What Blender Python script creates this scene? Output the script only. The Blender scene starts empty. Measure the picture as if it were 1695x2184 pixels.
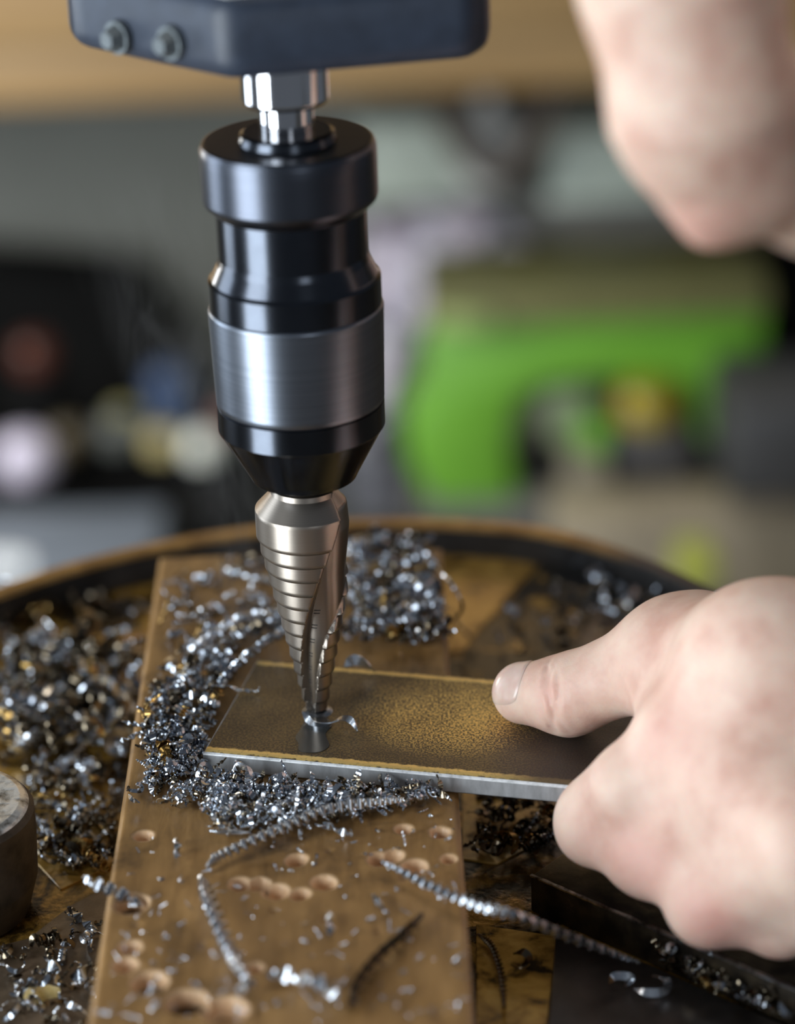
import bpy, bmesh, math, random
import numpy as np
from mathutils import Vector, Matrix
random.seed(7); rng = np.random.default_rng(7)
S = bpy.context.scene
COL = S.collection
# ------------------------------------------------------------------ camera
FPX = 5600.0; PITCH = math.radians(25); ROLL = math.radians(2.0)
_r = np.array([1, 0, 0.]); FW = np.array([0, math.cos(PITCH), -math.sin(PITCH)]); _u = np.array([0, math.sin(PITCH), math.cos(PITCH)])
RT = _r*math.cos(ROLL) - _u*math.sin(ROLL); UP = _u*math.cos(ROLL) + _r*math.sin(ROLL)
def ray(x, y): return FW + RT*(x-847.5)/FPX + UP*(1092-y)/FPX
CAM = -ray(675, 1515)*.778                       # the drill tip on the bar is the world origin
def V(x, y, z=0.):                               # photo point on the level plane z
    d = ray(x, y); return CAM + d*(z-CAM[2])/d[2]
def W(yw, x, y):                                 # photo point on the upright plane y = yw
    d = ray(x, y); return CAM + d*(yw-CAM[1])/d[1]
def P(x, y, dist): return CAM + ray(x, y)*dist
cd = bpy.data.cameras.new('camera'); cam = bpy.data.objects.new('camera', cd); COL.objects.link(cam)
cd.sensor_fit = 'VERTICAL'; cd.sensor_height = 36; cd.sensor_width = 36*1695/2184; cd.lens = FPX*36/2184
cd.clip_start = .02; cd.clip_end = 50
cam.matrix_world = Matrix(((RT[0], UP[0], -FW[0], CAM[0]), (RT[1], UP[1], -FW[1], CAM[1]), (RT[2], UP[2], -FW[2], CAM[2]), (0, 0, 0, 1)))
cd.dof.use_dof = True; cd.dof.focus_distance = .752; cd.dof.aperture_fstop = 4.5; cd.dof.aperture_blades = 0
S.camera = cam
# ------------------------------------------------------------------ world, lights, exposure
w = bpy.data.worlds.new('workshop_air'); S.world = w; w.use_nodes = True
bg = w.node_tree.nodes['Background']; bg.inputs[0].default_value = (.75, .85, 1, 1); bg.inputs[1].default_value = .10
def area(name, loc, tgt, sx, sy, power, col):
    l = bpy.data.lights.new(name, 'AREA'); l.shape = 'RECTANGLE'; l.size = sx; l.size_y = sy; l.energy = power; l.color = col
    o = bpy.data.objects.new(name, l); COL.objects.link(o); o.location = loc
    o.rotation_euler = (Vector(tgt)-Vector(loc)).to_track_quat('-Z', 'Y').to_euler(); return o
area('open_door_light', (-1.2, -.86, .10), (0, 0, .05), .80, 1.65, 37, (.86, .94, 1))
area('side_window_light', (-1.65, .58, .22), (0, 0, .05), .7, 1.5, 15, (.80, .90, 1))
area('far_window_light', (.75, -2.4, .55), (0, 0, 0), .6, 1.2, 4, (.88, .94, 1))
area('ceiling_lamp', (.1, .3, 1.7), (.1, .2, 0), 1.2, .12, 5, (1, .97, .9))
area('under_bench_fill', (-1.0, 1.1, .05), (.35, 1.9, -.45), .7, .3, 12.5, (1, .97, .90))  # unseen fill, added to brighten the things under the bench
area('back_plank_fill', (.1, 1.35, 1.15), (0, 2.05, .35), 1.3, .12, 16, (1, .95, .85))  # added light with no visible source, brightens the back planks
S.view_settings.view_transform = 'Standard'; S.view_settings.look = 'None'
S.view_settings.exposure = 0.15; S.view_settings.gamma = 1; S.view_settings.use_curve_mapping = False
# ------------------------------------------------------------------ helpers
def tag(o, label=None, cat=None, group=None, kind=None):
    if label: o['label'] = label
    if cat: o['category'] = cat
    if group: o['group'] = group
    if kind: o['kind'] = kind
    return o
def empty(name, loc=(0, 0, 0)):
    o = bpy.data.objects.new(name, None); o.empty_display_size = .02; COL.objects.link(o); o.location = loc; return o
def link(name, me, mat=None, parent=None, smooth=True, sharp=35):
    if mat: me.materials.append(mat)
    if smooth:
        me.polygons.foreach_set('use_smooth', [True]*len(me.polygons))
        if sharp: me.set_sharp_from_angle(angle=math.radians(sharp))
    o = bpy.data.objects.new(name, me); COL.objects.link(o)
    if parent:
        o.parent = parent
        o.matrix_parent_inverse = Matrix.Translation(parent.location).inverted() if parent.parent is None else Matrix()
    return o
def mesh(name, v, f, mat=None, parent=None, smooth=True, sharp=35):
    me = bpy.data.meshes.new(name); me.from_pydata([tuple(map(float, q)) for q in v], [], [tuple(map(int, q)) for q in f]); me.update()
    return link(name, me, mat, parent, smooth, sharp)
def bmobj(name, bm, mat, parent=None, smooth=True, sharp=35):
    bmesh.ops.recalc_face_normals(bm, faces=bm.faces)
    me = bpy.data.meshes.new(name); bm.to_mesh(me); bm.free(); return link(name, me, mat, parent, smooth, sharp)
def box_bm(x0, x1, y0, y1, z0, z1, bev=0., seg=2, bm=None):
    b = bm or bmesh.new()
    vs = [b.verts.new((x, y, z)) for x in (x0, x1) for y in (y0, y1) for z in (z0, z1)]
    fs = [b.faces.new([vs[i] for i in q]) for q in ((0, 1, 3, 2), (4, 6, 7, 5), (0, 4, 5, 1), (2, 3, 7, 6), (0, 2, 6, 4), (1, 5, 7, 3))]
    if bev:
        es = set(e for f in fs for e in f.edges)
        bmesh.ops.bevel(b, geom=list(es), offset=bev, segments=seg, profile=.5, affect='EDGES')
    return b
def prism_bm(pts, a, b_, axis='z', bev=0., seg=2):
    """outline pts extruded from a to b along axis ('z': pts are x,y; 'y': pts are x,z)"""
    bm = bmesh.new()
    mk = (lambda p, t: (p[0], p[1], t)) if axis == 'z' else (lambda p, t: (p[0], t, p[1]))
    A = [bm.verts.new(mk(p, a)) for p in pts]; B = [bm.verts.new(mk(p, b_)) for p in pts]
    n = len(pts); bm.faces.new(A); bm.faces.new(B[::-1])
    for i in range(n): bm.faces.new([A[i], B[i], B[(i+1) % n], A[(i+1) % n]])
    bmesh.ops.recalc_face_normals(bm, faces=bm.faces)
    if bev: bmesh.ops.bevel(bm, geom=list(bm.edges), offset=bev, segments=seg, profile=.5, affect='EDGES')
    return bm
def lathe(name, prof, mat, parent=None, n=96, c=(0, 0), sharp=30, scale_y=1.):
    """prof: list of (radius, z) from top to bottom, closed on the axis when radius is 0"""
    p2 = [prof[0]]
    for (r0, z0), (r1, z1) in zip(prof[:-1], prof[1:]):
        L = math.hypot(r1-r0, z1-z0); e = min(.00025, L*.25) if L < .01 else L*.03
        if L > .0009: p2 += [(r0+(r1-r0)*q/L, z0+(z1-z0)*q/L) for q in (e, L-e)]
        p2.append((r1, z1))
    prof = p2; v = []; f = []
    for r, z in prof:
        for i in range(n):
            t = 2*math.pi*i/n; v.append((c[0]+r*math.cos(t), c[1]+r*math.sin(t)*scale_y, z))
    for k in range(len(prof)-1):
        for i in range(n):
            j = (i+1) % n; f.append((k*n+i, (k+1)*n+i, (k+1)*n+j, k*n+j))
    f.append(tuple(range(n))); f.append(tuple(range((len(prof)-1)*n, len(prof)*n))[::-1])
    return mesh(name, v, f, mat, parent, True, sharp)
def catmull(pts, n):
    p = np.array(pts, float); p = np.vstack([2*p[0]-p[1], p, 2*p[-1]-p[-2]]); out = []
    m = len(p)-3; ts = np.linspace(0, m-1e-6, n)
    for t in ts:
        i = int(t); u = t-i; a, b, c, d = p[i:i+4]
        out.append(.5*((2*b)+(c-a)*u+(2*a-5*b+4*c-d)*u*u+(3*b-a-3*c+d)*u**3))
    return np.array(out)
def sweep_arr(path, wid, thk, twist=0., taper=True, up0=(0, 0, 1), rnd=0., phase=0.):
    """rectangular ribbon swept along a path, twisting by 'twist' turns; returns verts, faces"""
    path = np.asarray(path, float); n = len(path)
    T = np.gradient(path, axis=0); T /= np.linalg.norm(T, axis=1)[:, None]+1e-12
    N = np.array(up0, float); v = []; f = []
    for i in range(n):
        N = N-T[i]*N.dot(T[i]); l = np.linalg.norm(N)
        if l < 1e-6: N = np.cross(T[i], (1, .3, .2)); l = np.linalg.norm(N)
        N = N/l; B = np.cross(T[i], N); a = phase+2*math.pi*twist*i/(n-1)
        n2 = N*math.cos(a)+B*math.sin(a); b2 = np.cross(T[i], n2)
        u = i/(n-1); k = min(1., .25+4*u, .25+4*(1-u)) if taper else 1.
        hw = wid*.5*k*(1+rnd*random.uniform(-1, 1)); ht = thk*.5
        q = path[i]
        v += [q+b2*hw+n2*ht, q-b2*hw+n2*ht, q-b2*hw-n2*ht, q+b2*hw-n2*ht]
    for i in range(n-1):
        a = 4*i
        for j in range(4): f.append((a+j, a+4+j, a+4+(j+1) % 4, a+(j+1) % 4))
    f.append((3, 2, 1, 0)); a = 4*(n-1); f.append((a, a+1, a+2, a+3))
    return np.array(v), f
def tube(name, path, rad, mat, parent=None, n=12):
    path = np.asarray(path, float); m = len(path); T = np.gradient(path, axis=0); T /= np.linalg.norm(T, axis=1)[:, None]
    N = np.cross(T[0], (.1, .2, 1)); v = []; f = []
    for i in range(m):
        N = N-T[i]*N.dot(T[i]); N /= np.linalg.norm(N); B = np.cross(T[i], N); r = rad(i/(m-1)) if callable(rad) else rad
        for k in range(n):
            a = 2*math.pi*k/n; v.append(path[i]+(N*math.cos(a)+B*math.sin(a))*r)
    for i in range(m-1):
        for k in range(n): f.append((i*n+k, (i+1)*n+k, (i+1)*n+(k+1) % n, i*n+(k+1) % n))
    f.append(tuple(range(n))[::-1]); f.append(tuple(range((m-1)*n, m*n)))
    return mesh(name, v, f, mat, parent, True, 40)
# --- signed distance modelling (bodies) ---
def surface_nets(Fv, axes):
    nx, ny, nz = Fv.shape; s = Fv < 0
    off = [(a, b, c) for a in (0, 1) for b in (0, 1) for c in (0, 1)]
    cnt = np.zeros((nx-1, ny-1, nz-1), np.int8)
    for a, b, c in off: cnt += s[a:nx-1+a, b:ny-1+b, c:nz-1+c]
    ijk = np.argwhere((cnt > 0) & (cnt < 8)); idx = -np.ones((nx-1, ny-1, nz-1), np.int32); idx[tuple(ijk.T)] = np.arange(len(ijk))
    fc = np.stack([Fv[ijk[:, 0]+a, ijk[:, 1]+b, ijk[:, 2]+c] for a, b, c in off], 1)
    acc = np.zeros((len(ijk), 3)); num = np.zeros(len(ijk)); O = np.array(off, float)
    for p in range(8):
        for q in range(p+1, 8):
            if abs(O[p]-O[q]).sum() != 1: continue
            fa, fb = fc[:, p], fc[:, q]; m = (fa < 0) != (fb < 0); t = fa[m]/(fa[m]-fb[m])
            acc[m] += O[p]+(O[q]-O[p])*t[:, None]; num[m] += 1
    pos = ijk+acc/num[:, None]; vs = np.stack([np.interp(pos[:, d], np.arange(len(axes[d])), axes[d]) for d in range(3)], 1); faces = []
    for ax in range(3):
        sl = [slice(None)]*3; sl2 = [slice(None)]*3; sl[ax] = slice(0, -1); sl2[ax] = slice(1, None)
        e = np.argwhere(s[tuple(sl)] != s[tuple(sl2)]); b, c = (ax+1) % 3, (ax+2) % 3
        e = e[(e[:, b] > 0) & (e[:, c] > 0) & (e[:, b] < Fv.shape[b]-1) & (e[:, c] < Fv.shape[c]-1)]
        ins = s[tuple(e.T)]; q = []
        for db, dc in ((-1, -1), (0, -1), (0, 0), (-1, 0)):
            g = e.copy(); g[:, b] += db; g[:, c] += dc; q.append(idx[tuple(g.T)])
        q = np.stack(q, 1); q[~ins] = q[~ins][:, ::-1]; faces.append(q)
    return vs, np.vstack(faces)
class SDF:
    """signed distance on a grid whose spacing may vary along each axis"""
    def __init__(s, axes): s.ax = [np.asarray(a, float) for a in axes]; s.F = np.full([len(a) for a in s.ax], .05, np.float32)
    def block(s, lo, hi):
        sl = tuple(slice(max(0, np.searchsorted(s.ax[d], lo[d])-1), np.searchsorted(s.ax[d], hi[d])+1) for d in range(3))
        return sl, np.meshgrid(*[s.ax[d][sl[d]] for d in range(3)], indexing='ij', sparse=True)
    def cone(s, a, b, ra, rb, k=.004, flat=None):
        """tapered capsule blended in with smoothness k; flat=(dir, factor) squashes it along dir"""
        a = np.array(a, float); b = np.array(b, float); R = max(ra, rb)+.016+k
        sl, (X, Y, Z) = s.block(np.minimum(a, b)-R, np.maximum(a, b)+R); Fs = s.F[sl]
        if 0 in Fs.shape: return
        ab = b-a; L = max(ab.dot(ab), 1e-12)
        t = np.clip(((X-a[0])*ab[0]+(Y-a[1])*ab[1]+(Z-a[2])*ab[2])/L, 0, 1)
        px, py, pz = X-a[0]-t*ab[0], Y-a[1]-t*ab[1], Z-a[2]-t*ab[2]
        d2 = px*px+py*py+pz*pz
        if flat is not None:
            n = np.array(flat[0], float); n /= np.linalg.norm(n); pn = px*n[0]+py*n[1]+pz*n[2]; d2 = d2+pn*pn*(flat[1]**2-1)
        d = (np.sqrt(d2)-(ra+(rb-ra)*t)).astype(np.float32)
        hh = np.maximum(k-np.abs(Fs-d), 0)/k; s.F[sl] = np.minimum(Fs, d)-hh*hh*k*.25
    def dent(s, c, rad, amt):
        c = np.array(c, float); sl, (X, Y, Z) = s.block(c-3*rad, c+3*rad)
        s.F[sl] += (amt*np.exp(-((X-c[0])**2+(Y-c[1])**2+(Z-c[2])**2)/rad**2)).astype(np.float32)
    def at(s, p):
        i = [int(np.clip(np.searchsorted(s.ax[d], p[d])-1, 0, len(s.ax[d])-2)) for d in range(3)]; f = [(p[d]-s.ax[d][i[d]])/(s.ax[d][i[d]+1]-s.ax[d][i[d]]) for d in range(3)]; v = 0
        for a in (0, 1):
            for b in (0, 1):
                for c in (0, 1):
                    v += s.F[i[0]+a, i[1]+b, i[2]+c]*(f[0] if a else 1-f[0])*(f[1] if b else 1-f[1])*(f[2] if c else 1-f[2])
        return v
    def mesh(s): return surface_nets(s.F, s.ax)
# ------------------------------------------------------------------ materials
class NT:
    def __init__(s, name):
        s.m = bpy.data.materials.new(name); s.m.use_nodes = True; s.t = s.m.node_tree; s.n = s.t.nodes; s.b = s.n['Principled BSDF']
    def add(s, typ, **kw):
        x = s.n.new(typ)
        for k, v in kw.items(): setattr(x, k, v)
        return x
    def l(s, a, b): s.t.links.new(a, b)
    def coord(s, scale=(1, 1, 1), kind='Object'):
        c = s.add('ShaderNodeTexCoord'); m = s.add('ShaderNodeMapping'); m.inputs['Scale'].default_value = scale; s.l(c.outputs[kind], m.inputs[0]); return m.outputs[0]
    def noise(s, vec, scale, detail=4, rough=.6, dist=0.):
        x = s.add('ShaderNodeTexNoise'); x.inputs['Scale'].default_value = scale; x.inputs['Detail'].default_value = detail; x.inputs['Roughness'].default_value = rough; x.inputs['Distortion'].default_value = dist
        s.l(vec, x.inputs['Vector']); return x.outputs['Fac']
    def ramp(s, fac, stops):
        x = s.add('ShaderNodeValToRGB'); e = x.color_ramp.elements
        while len(e) < len(stops): e.new(.5)
        for i, (p, c) in enumerate(stops): e[i].position = p; e[i].color = (*c, 1) if len(c) == 3 else c
        s.l(fac, x.inputs[0]); return x.outputs[0]
    def mix(s, fac, a, b):
        x = s.add('ShaderNodeMix', data_type='RGBA'); 
        if hasattr(fac, 'is_linked'): s.l(fac, x.inputs[0])
        else: x.inputs[0].default_value = fac
        for q, sock in ((a, x.inputs[6]), (b, x.inputs[7])):
            if hasattr(q, 'is_linked'): s.l(q, sock)
            else: sock.default_value = (*q, 1)
        return x.outputs[2]
    def math(s, op, a, b=None, clamp=False):
        x = s.add('ShaderNodeMath', operation=op); x.use_clamp = clamp
        for q, sock in ((a, x.inputs[0]), (b, x.inputs[1])):
            if q is None: continue
            if hasattr(q, 'is_linked'): s.l(q, sock)
            else: sock.default_value = q
        return x.outputs[0]
    def bump(s, h, strength, dist, base=None):
        x = s.add('ShaderNodeBump'); x.inputs['Strength'].default_value = strength; x.inputs['Distance'].default_value = dist; s.l(h, x.inputs['Height'])
        s.l(x.outputs[0], s.b.inputs['Normal']); return x
    def set(s, **kw):
        for k, v in kw.items():
            i = s.b.inputs[k.replace('_', ' ')]
            if hasattr(v, 'is_linked'): s.l(v, i)
            elif isinstance(v, tuple) and len(v) == 3 and i.type == 'RGBA': i.default_value = (*v, 1)
            else: i.default_value = v
        return s
def plain(name, col, rough=.5, metal=0., var=.25, scale=40, bump=0.):
    n = NT(name); f = n.noise(n.coord(), scale, 5)
    a = tuple(c*(1-var) for c in col); b = tuple(min(1, c*(1+var)) for c in col)
    n.set(Base_Color=n.ramp(f, [(.3, a), (.7, b)]), Roughness=rough, Metallic=metal)
    if bump: n.bump(f, .4, bump)
    return n.m
def brushed(name, col, rough, sc=(1, 1, 900), amt=.25, bump=.00002, spec=None):
    n = NT(name); f = n.noise(n.coord(sc), 6, 3)
    n.set(Base_Color=n.ramp(f, [(.25, tuple(c*(1-amt) for c in col)), (.75, tuple(min(1, c*(1+amt)) for c in col))]), Metallic=1., Roughness=rough)
    n.bump(f, .5, bump); return n.m
M = {}
M['chrome'] = plain('chrome', (.82, .82, .84), .09, 1., .04, 20)
M['black_steel'] = plain('blackened_steel', (.068, .076, .092), .20, 1., .15, 60)
M['black_collar'] = brushed('black_collar_steel', (.095, .105, .13), .30)
M['knurl'] = brushed('knurled_steel', (.21, .235, .28), .32, (1, 1, 500), .3)
M['drill'] = brushed('cobalt_drill_steel', (.40, .35, .30), .33, (1, 1, 700), .1, .00001)
M['casting'] = plain('dark_painted_casting', (.028, .038, .060), .45, 0., .2, 120, .0002)
M['casting_top'] = plain('grey_painted_top', (.35, .36, .35), .5, 0., .15, 80)
M['bolt'] = plain('dull_bolt_steel', (.13, .15, .16), .5, .3, .2, 200)
def chip_mat(name, a, b, rough, metal=1.):
    n = NT(name); oi = n.add('ShaderNodeObjectInfo'); f = n.noise(n.coord(), 260, 3)
    g = n.math('ADD', n.math('MULTIPLY', oi.outputs['Random'], .5), n.math('MULTIPLY', f, .6))
    n.set(Base_Color=n.ramp(g, [(.2, a), (.8, b)]), Metallic=metal, Roughness=rough)
    n.bump(n.noise(n.coord(), 1500, 2), .35, .0001); return n.m
M['chip'] = chip_mat('steel_chip', (.27, .29, .33), (.70, .75, .82), .18)
M['chip_bright'] = chip_mat('bright_steel_chip', (.62, .66, .72), (.92, .95, 1.), .24)
M['chip_oily'] = chip_mat('oily_steel_chip', (.05, .035, .02), (.30, .25, .18), .18)
M['chip_gold'] = chip_mat('gold_stained_chip', (.22, .12, .03), (.62, .42, .16), .25)
# ------------------------------------------------------------------ levels
ZB = -.006            # top of the wooden board, underside of the flat bar
ZF = -.042            # floor of the drill table
FLOOR = -.98
# ------------------------------------------------------------------ room
n = NT('grey_wall_paint'); f = n.noise(n.coord(), 3, 5); n.set(Base_Color=n.ramp(f, [(.3, (.185, .19, .168)), (.7, (.26, .265, .24))]), Roughness=.8); wallm = n.m
bm = box_bm(-3.2, 3.2, 2.05, 2.15, FLOOR, 1.6); tag(bmobj('wall_back', bm, wallm, smooth=False), kind='structure')
n = NT('stained_concrete'); f = n.noise(n.coord(), 6, 6); n.set(Base_Color=n.ramp(f, [(.35, (.10, .08, .055)), (.65, (.30, .25, .18))]), Roughness=.75)
bm = box_bm(-3.2, 3.2, -2.6, 2.05, FLOOR-.06, FLOOR); tag(bmobj('floor', bm, n.m, smooth=False), kind='structure')
# ------------------------------------------------------------------ drill table (round, with a raised lip)
n = NT('oily_table_iron'); c = n.coord(); f = n.noise(c, 42, 6, .62, .6); f2 = n.noise(c, 300, 4)
n.set(Base_Color=n.ramp(f, [(.40, (.010, .007, .004)), (.49, (.07, .038, .008)), (.58, (.42, .235, .045)), (.75, (.50, .30, .075))]), Roughness=n.ramp(f2, [(.3, (.12,)*3), (.7, (.34,)*3)]), Metallic=.35)  # gold stops paint reflected wood into the oily iron
n.bump(f2, .5, .0006); floorm = n.m
n = NT('rim_iron'); c = n.coord(); f = n.noise(c, 70, 5); n.set(Base_Color=n.ramp(f, [(.35, (.20, .105, .03)), (.65, (.42, .25, .08))]), Roughness=.38, Metallic=.5); n.bump(f, .3, .0004); gt = n.add('ShaderNodeAttribute'); gt.attribute_name = 'lip_dark'; n.set(Base_Color=n.mix(gt.outputs['Fac'], n.ramp(f, [(.35, (.20, .105, .03)), (.65, (.42, .25, .08))]), (.03, .028, .026))); rimm = n.m  # golden tone of the lip is wood reflection put into the colour
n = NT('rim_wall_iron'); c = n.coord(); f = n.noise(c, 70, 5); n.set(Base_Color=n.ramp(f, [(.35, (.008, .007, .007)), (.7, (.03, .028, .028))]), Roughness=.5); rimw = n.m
TC = (.011, 0.)
def trad(t):
    d = math.degrees(t) % 360; s = 0.
    if d < 74: s = min(1, (74-d)/34.)
    elif d > 300: s = max(0, min(1, (d-300)/50.)) 
    return .1985-.020*s*s*(3-2*s)
def ring_pts(dr, z, N=180): return [(TC[0]+(trad(2*math.pi*i/N)+dr)*math.cos(2*math.pi*i/N), TC[1]+(trad(2*math.pi*i/N)+dr)*math.sin(2*math.pi*i/N), z) for i in range(N)]
table = empty('drill_table', (TC[0], TC[1], FLOOR)); tag(table, 'round oily iron drill table with a raised golden brown lip, littered with swarf', 'drill table')
def rings(name, rs, mat, cap=None):
    N = 180; v = sum(rs, []); fcs = []
    for k in range(len(rs)-1):
        for i in range(N): j = (i+1) % N; fcs.append((k*N+i, k*N+j, (k+1)*N+j, (k+1)*N+i))
    if cap is not None: fcs.append(tuple(range(cap*N, cap*N+N)))
    return mesh(name, v, fcs, mat, table, True, 30)
rings('table_bed', [ring_pts(-.001, ZF-.03), ring_pts(-.001, ZF-.0005), ring_pts(-.004, ZF)], floorm, 2)
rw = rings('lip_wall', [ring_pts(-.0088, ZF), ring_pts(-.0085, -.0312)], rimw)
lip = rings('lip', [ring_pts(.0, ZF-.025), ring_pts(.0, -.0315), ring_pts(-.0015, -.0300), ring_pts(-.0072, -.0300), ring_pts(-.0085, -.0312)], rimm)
lip.data.attributes.new('lip_dark', 'FLOAT', 'POINT').data.foreach_set('value', [max(0., min(1., (66-math.degrees(math.atan2(v_.co.y, v_.co.x-TC[0])))/9.)) for v_ in lip.data.vertices])  # lip colour blends to near black over its right part
lathe('pedestal', [(.06, ZF-.03), (.045, ZF-.06), (.045, FLOOR+.05), (.14, FLOOR+.02), (.14, FLOOR)], M['casting'], table, 48, TC)
n = NT('oil_reflection'); c = n.coord(); f = n.noise(c, 85, 5, .6, .5); n.set(Base_Color=n.ramp(f, [(.32, (.02, .012, .004)), (.43, (.30, .165, .032)), (.6, (.50, .30, .07)), (.8, (.58, .38, .12))]), Roughness=.2, Metallic=.25); n.bump(n.noise(c, 220), .3, .0004); goldm = n.m  # oil with the golden reflection of wood painted into its colour
for pts in ([(935, 1176), (1155, 1184), (1090, 1262), (990, 1388), (950, 1395)], [(1015, 1975), (1090, 1985), (1190, 2000), (1178, 2080), (1165, 2200), (1165, 2400), (1015, 2400)], [(985, 1690), (1110, 1688), (1165, 1730), (1150, 1800), (1060, 1845), (985, 1835)], [(95, 1690), (235, 1640), (240, 1760), (215, 1860), (130, 1900), (75, 1840)]):
    bmobj('oil_puddle', prism_bm([(max(.0408, V(x, y, ZF)[0]) if x > 800 else min(-.0556, V(x, y, ZF)[0]), V(x, y, ZF)[1]) for x, y in pts], ZF-.0005, ZF+.0006, 'z', .0002, 1), goldm, table)
def plate_px(name, px, z, th, mat, label, cat, bev=.0006):
    bm = prism_bm([V(x, y, z)[:2] for x, y in px], z-th, z, 'z', bev); return tag(bmobj(name, bm, mat), label, cat)
n = NT('black_sheet'); c = n.coord(); f = n.noise(c, 75, 5, .6, .5); n.set(Base_Color=n.ramp(f, [(.5, (.007, .006, .005)), (.58, (.07, .04, .008)), (.68, (.38, .22, .04))]), Roughness=.22, Metallic=.2); n.bump(n.noise(c, 260), .4, .0005); blackm = n.m
plate_px('thin_sheet', [(1163, 1186), (985, 1392), (1015, 1700), (1360, 1640), (1500, 1420), (1395, 1262), (1300, 1210)], ZF+.0022, .002, blackm, 'thin black sheet over the table behind the hand', 'metal sheet')  # dark area beyond a straight edge, built as a thin sheet
n = NT('dark_slab_steel'); c = n.coord(); f = n.noise(c, 130, 5); n.set(Base_Color=n.ramp(f, [(.4, (.016, .013, .010)), (.62, (.06, .045, .028)), (.75, (.15, .11, .06))]), Roughness=.36, Metallic=.5); n.bump(f, .4, .0004); slabm = n.m
e0 = V(1130, 1868, -.030)[:2]; e1 = V(1800, 2158, -.030)[:2]; pd = np.array([.664, .748])*.03
bm = prism_bm([e0, e1, e1+pd, e0+pd], ZF, -.030, 'z', .0007, 2); tag(bmobj('steel_slab', bm, slabm), 'dark steel slab with a painted lit edge under the fist, right of the board', 'steel slab')
n = NT('lit_edge'); c = n.coord(); f = n.noise(c, 260, 4); n.set(Base_Color=n.ramp(f, [(.35, (.1, .1, .1)), (.6, (.75, .77, .8))]), Metallic=1., Roughness=.3); litm = n.m
sl = bpy.data.objects['steel_slab']; ev, ef = sweep_arr(np.linspace([*(e0+.0004*pd/.03), -.02995], [*(e1+.0004*pd/.03), -.02995], 40), .0012, .0005, 0, False, rnd=.35)
tag(mesh('lit_edge', ev, ef, litm, sl), 'lit edge painted along the slab')  # pale strip paints the light caught along the slab edge
n = NT('grey_plate_steel'); c = n.coord(); f = n.noise(c, 60, 5); n.set(Base_Color=n.ramp(f, [(.35, (.05, .042, .037)), (.7, (.12, .105, .095))]), Roughness=.33, Metallic=.6); n.bump(n.noise(c, 500), .2, .0002); greypl = n.m
plate_px('flat_plate', [(1185, 1992), (1385, 2056), (1760, 2225), (1760, 2420), (1150, 2420)], ZF+.002, .002, greypl, 'smooth dark grey steel plate in the bottom right corner of the table', 'metal plate')
n = NT('brown_plate_steel'); c = n.coord(); f = n.noise(c, 70, 6); n.set(Base_Color=n.ramp(f, [(.3, (.06, .042, .025)), (.7, (.22, .155, .10))]), Roughness=.42, Metallic=.35); n.bump(n.noise(c, 400), .4, .0005)
plate_px('flat_plate', [(-60, 2030), (60, 2000), (150, 1930), (235, 1885), (260, 2300), (-120, 2300)], ZF+.002, .002, n.m, 'rusty brown steel plate in the bottom left corner beside the board', 'metal plate')
# short thick pipe stub, left
n = NT('rusty_pipe_steel'); c = n.coord(); f = n.noise(c, 90, 5); n.set(Base_Color=n.ramp(f, [(.3, (.03, .024, .018)), (.7, (.12, .095, .07))]), Roughness=.5, Metallic=.5); n.bump(f, .5, .0008); pipem = n.m
n = NT('worn_pipe_rim'); c = n.coord(); f = n.noise(c, 160, 5); n.set(Base_Color=n.ramp(f, [(.38, (.14, .12, .09)), (.58, (.85, .86, .84))]), Roughness=.3, Metallic=.6); n.bump(f, .6, .0008); piper = n.m
pc = V(-112, 1716, -.006)[:2]; R = .0243
pipe = empty('pipe_stub', (pc[0], pc[1], ZF)); tag(pipe, 'short thick dark pipe stub with a worn bright rim at the left frame edge', 'pipe')
lathe('body', [(R-.0012, -.0072), (R, -.0088), (R, -.016), (R-.0008, -.030), (R-.004, ZF+.001), (R-.005, ZF)], pipem, pipe, 72, pc)
lathe('rim', [(.0118, -.0072), (.0122, -.0064), (.0150, -.0058), (.0205, -.0056), (R-.002, -.0064), (R-.0012, -.0074)], piper, pipe, 72, pc)
# ------------------------------------------------------------------ wooden board with drilled holes
HOLES = [(305, 1778, 2.3), (280, 1925, 4.4), (276, 2018, 2.6), (266, 2054, 2.8), (318, 2092, 4.4), (398, 2134, 5.0), (480, 2152, 5.4), (512, 1882, 2.6), (552, 1882, 2.6), (588, 1898, 3.2),
         (939, 1772, 2.4), (957, 1828, 1.6), (861, 1766, 2.0), (808, 1830, 2.8), (838, 1824, 2.6), (884, 1846, 3.2), (632, 1832, 2.6), (545, 2060, 1.6), (690, 1880, 3.0), (470, 1740, 2.0), (640, 1905, 2.2)]
bx0, bx1, by0, by1 = -.0552, .0405, -.175, .1215
nx, ny = 200, 590
X = np.linspace(bx0, bx1, nx); Y = np.linspace(by0, by1, ny); GX, GY = np.meshgrid(X, Y, indexing='ij')
def vnoise(x, y, s, seed):
    g = np.random.default_rng(seed).normal(size=(64, 64)); u, v = x/s+20, y/s+20; i, j = np.floor(u).astype(int), np.floor(v).astype(int); fu, fv = u-i, v-j
    fu = fu*fu*(3-2*fu); fv = fv*fv*(3-2*fv); i %= 63; j %= 63
    return (g[i, j]*(1-fu)+g[i+1, j]*fu)*(1-fv)+(g[i, j+1]*(1-fu)+g[i+1, j+1]*fu)*fv
H = vnoise(GX, GY*.25, .012, 1)*.00010+vnoise(GX, GY*.3, .004, 2)*.00006
dep = np.zeros_like(H); tan_ = np.zeros_like(H)
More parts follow.
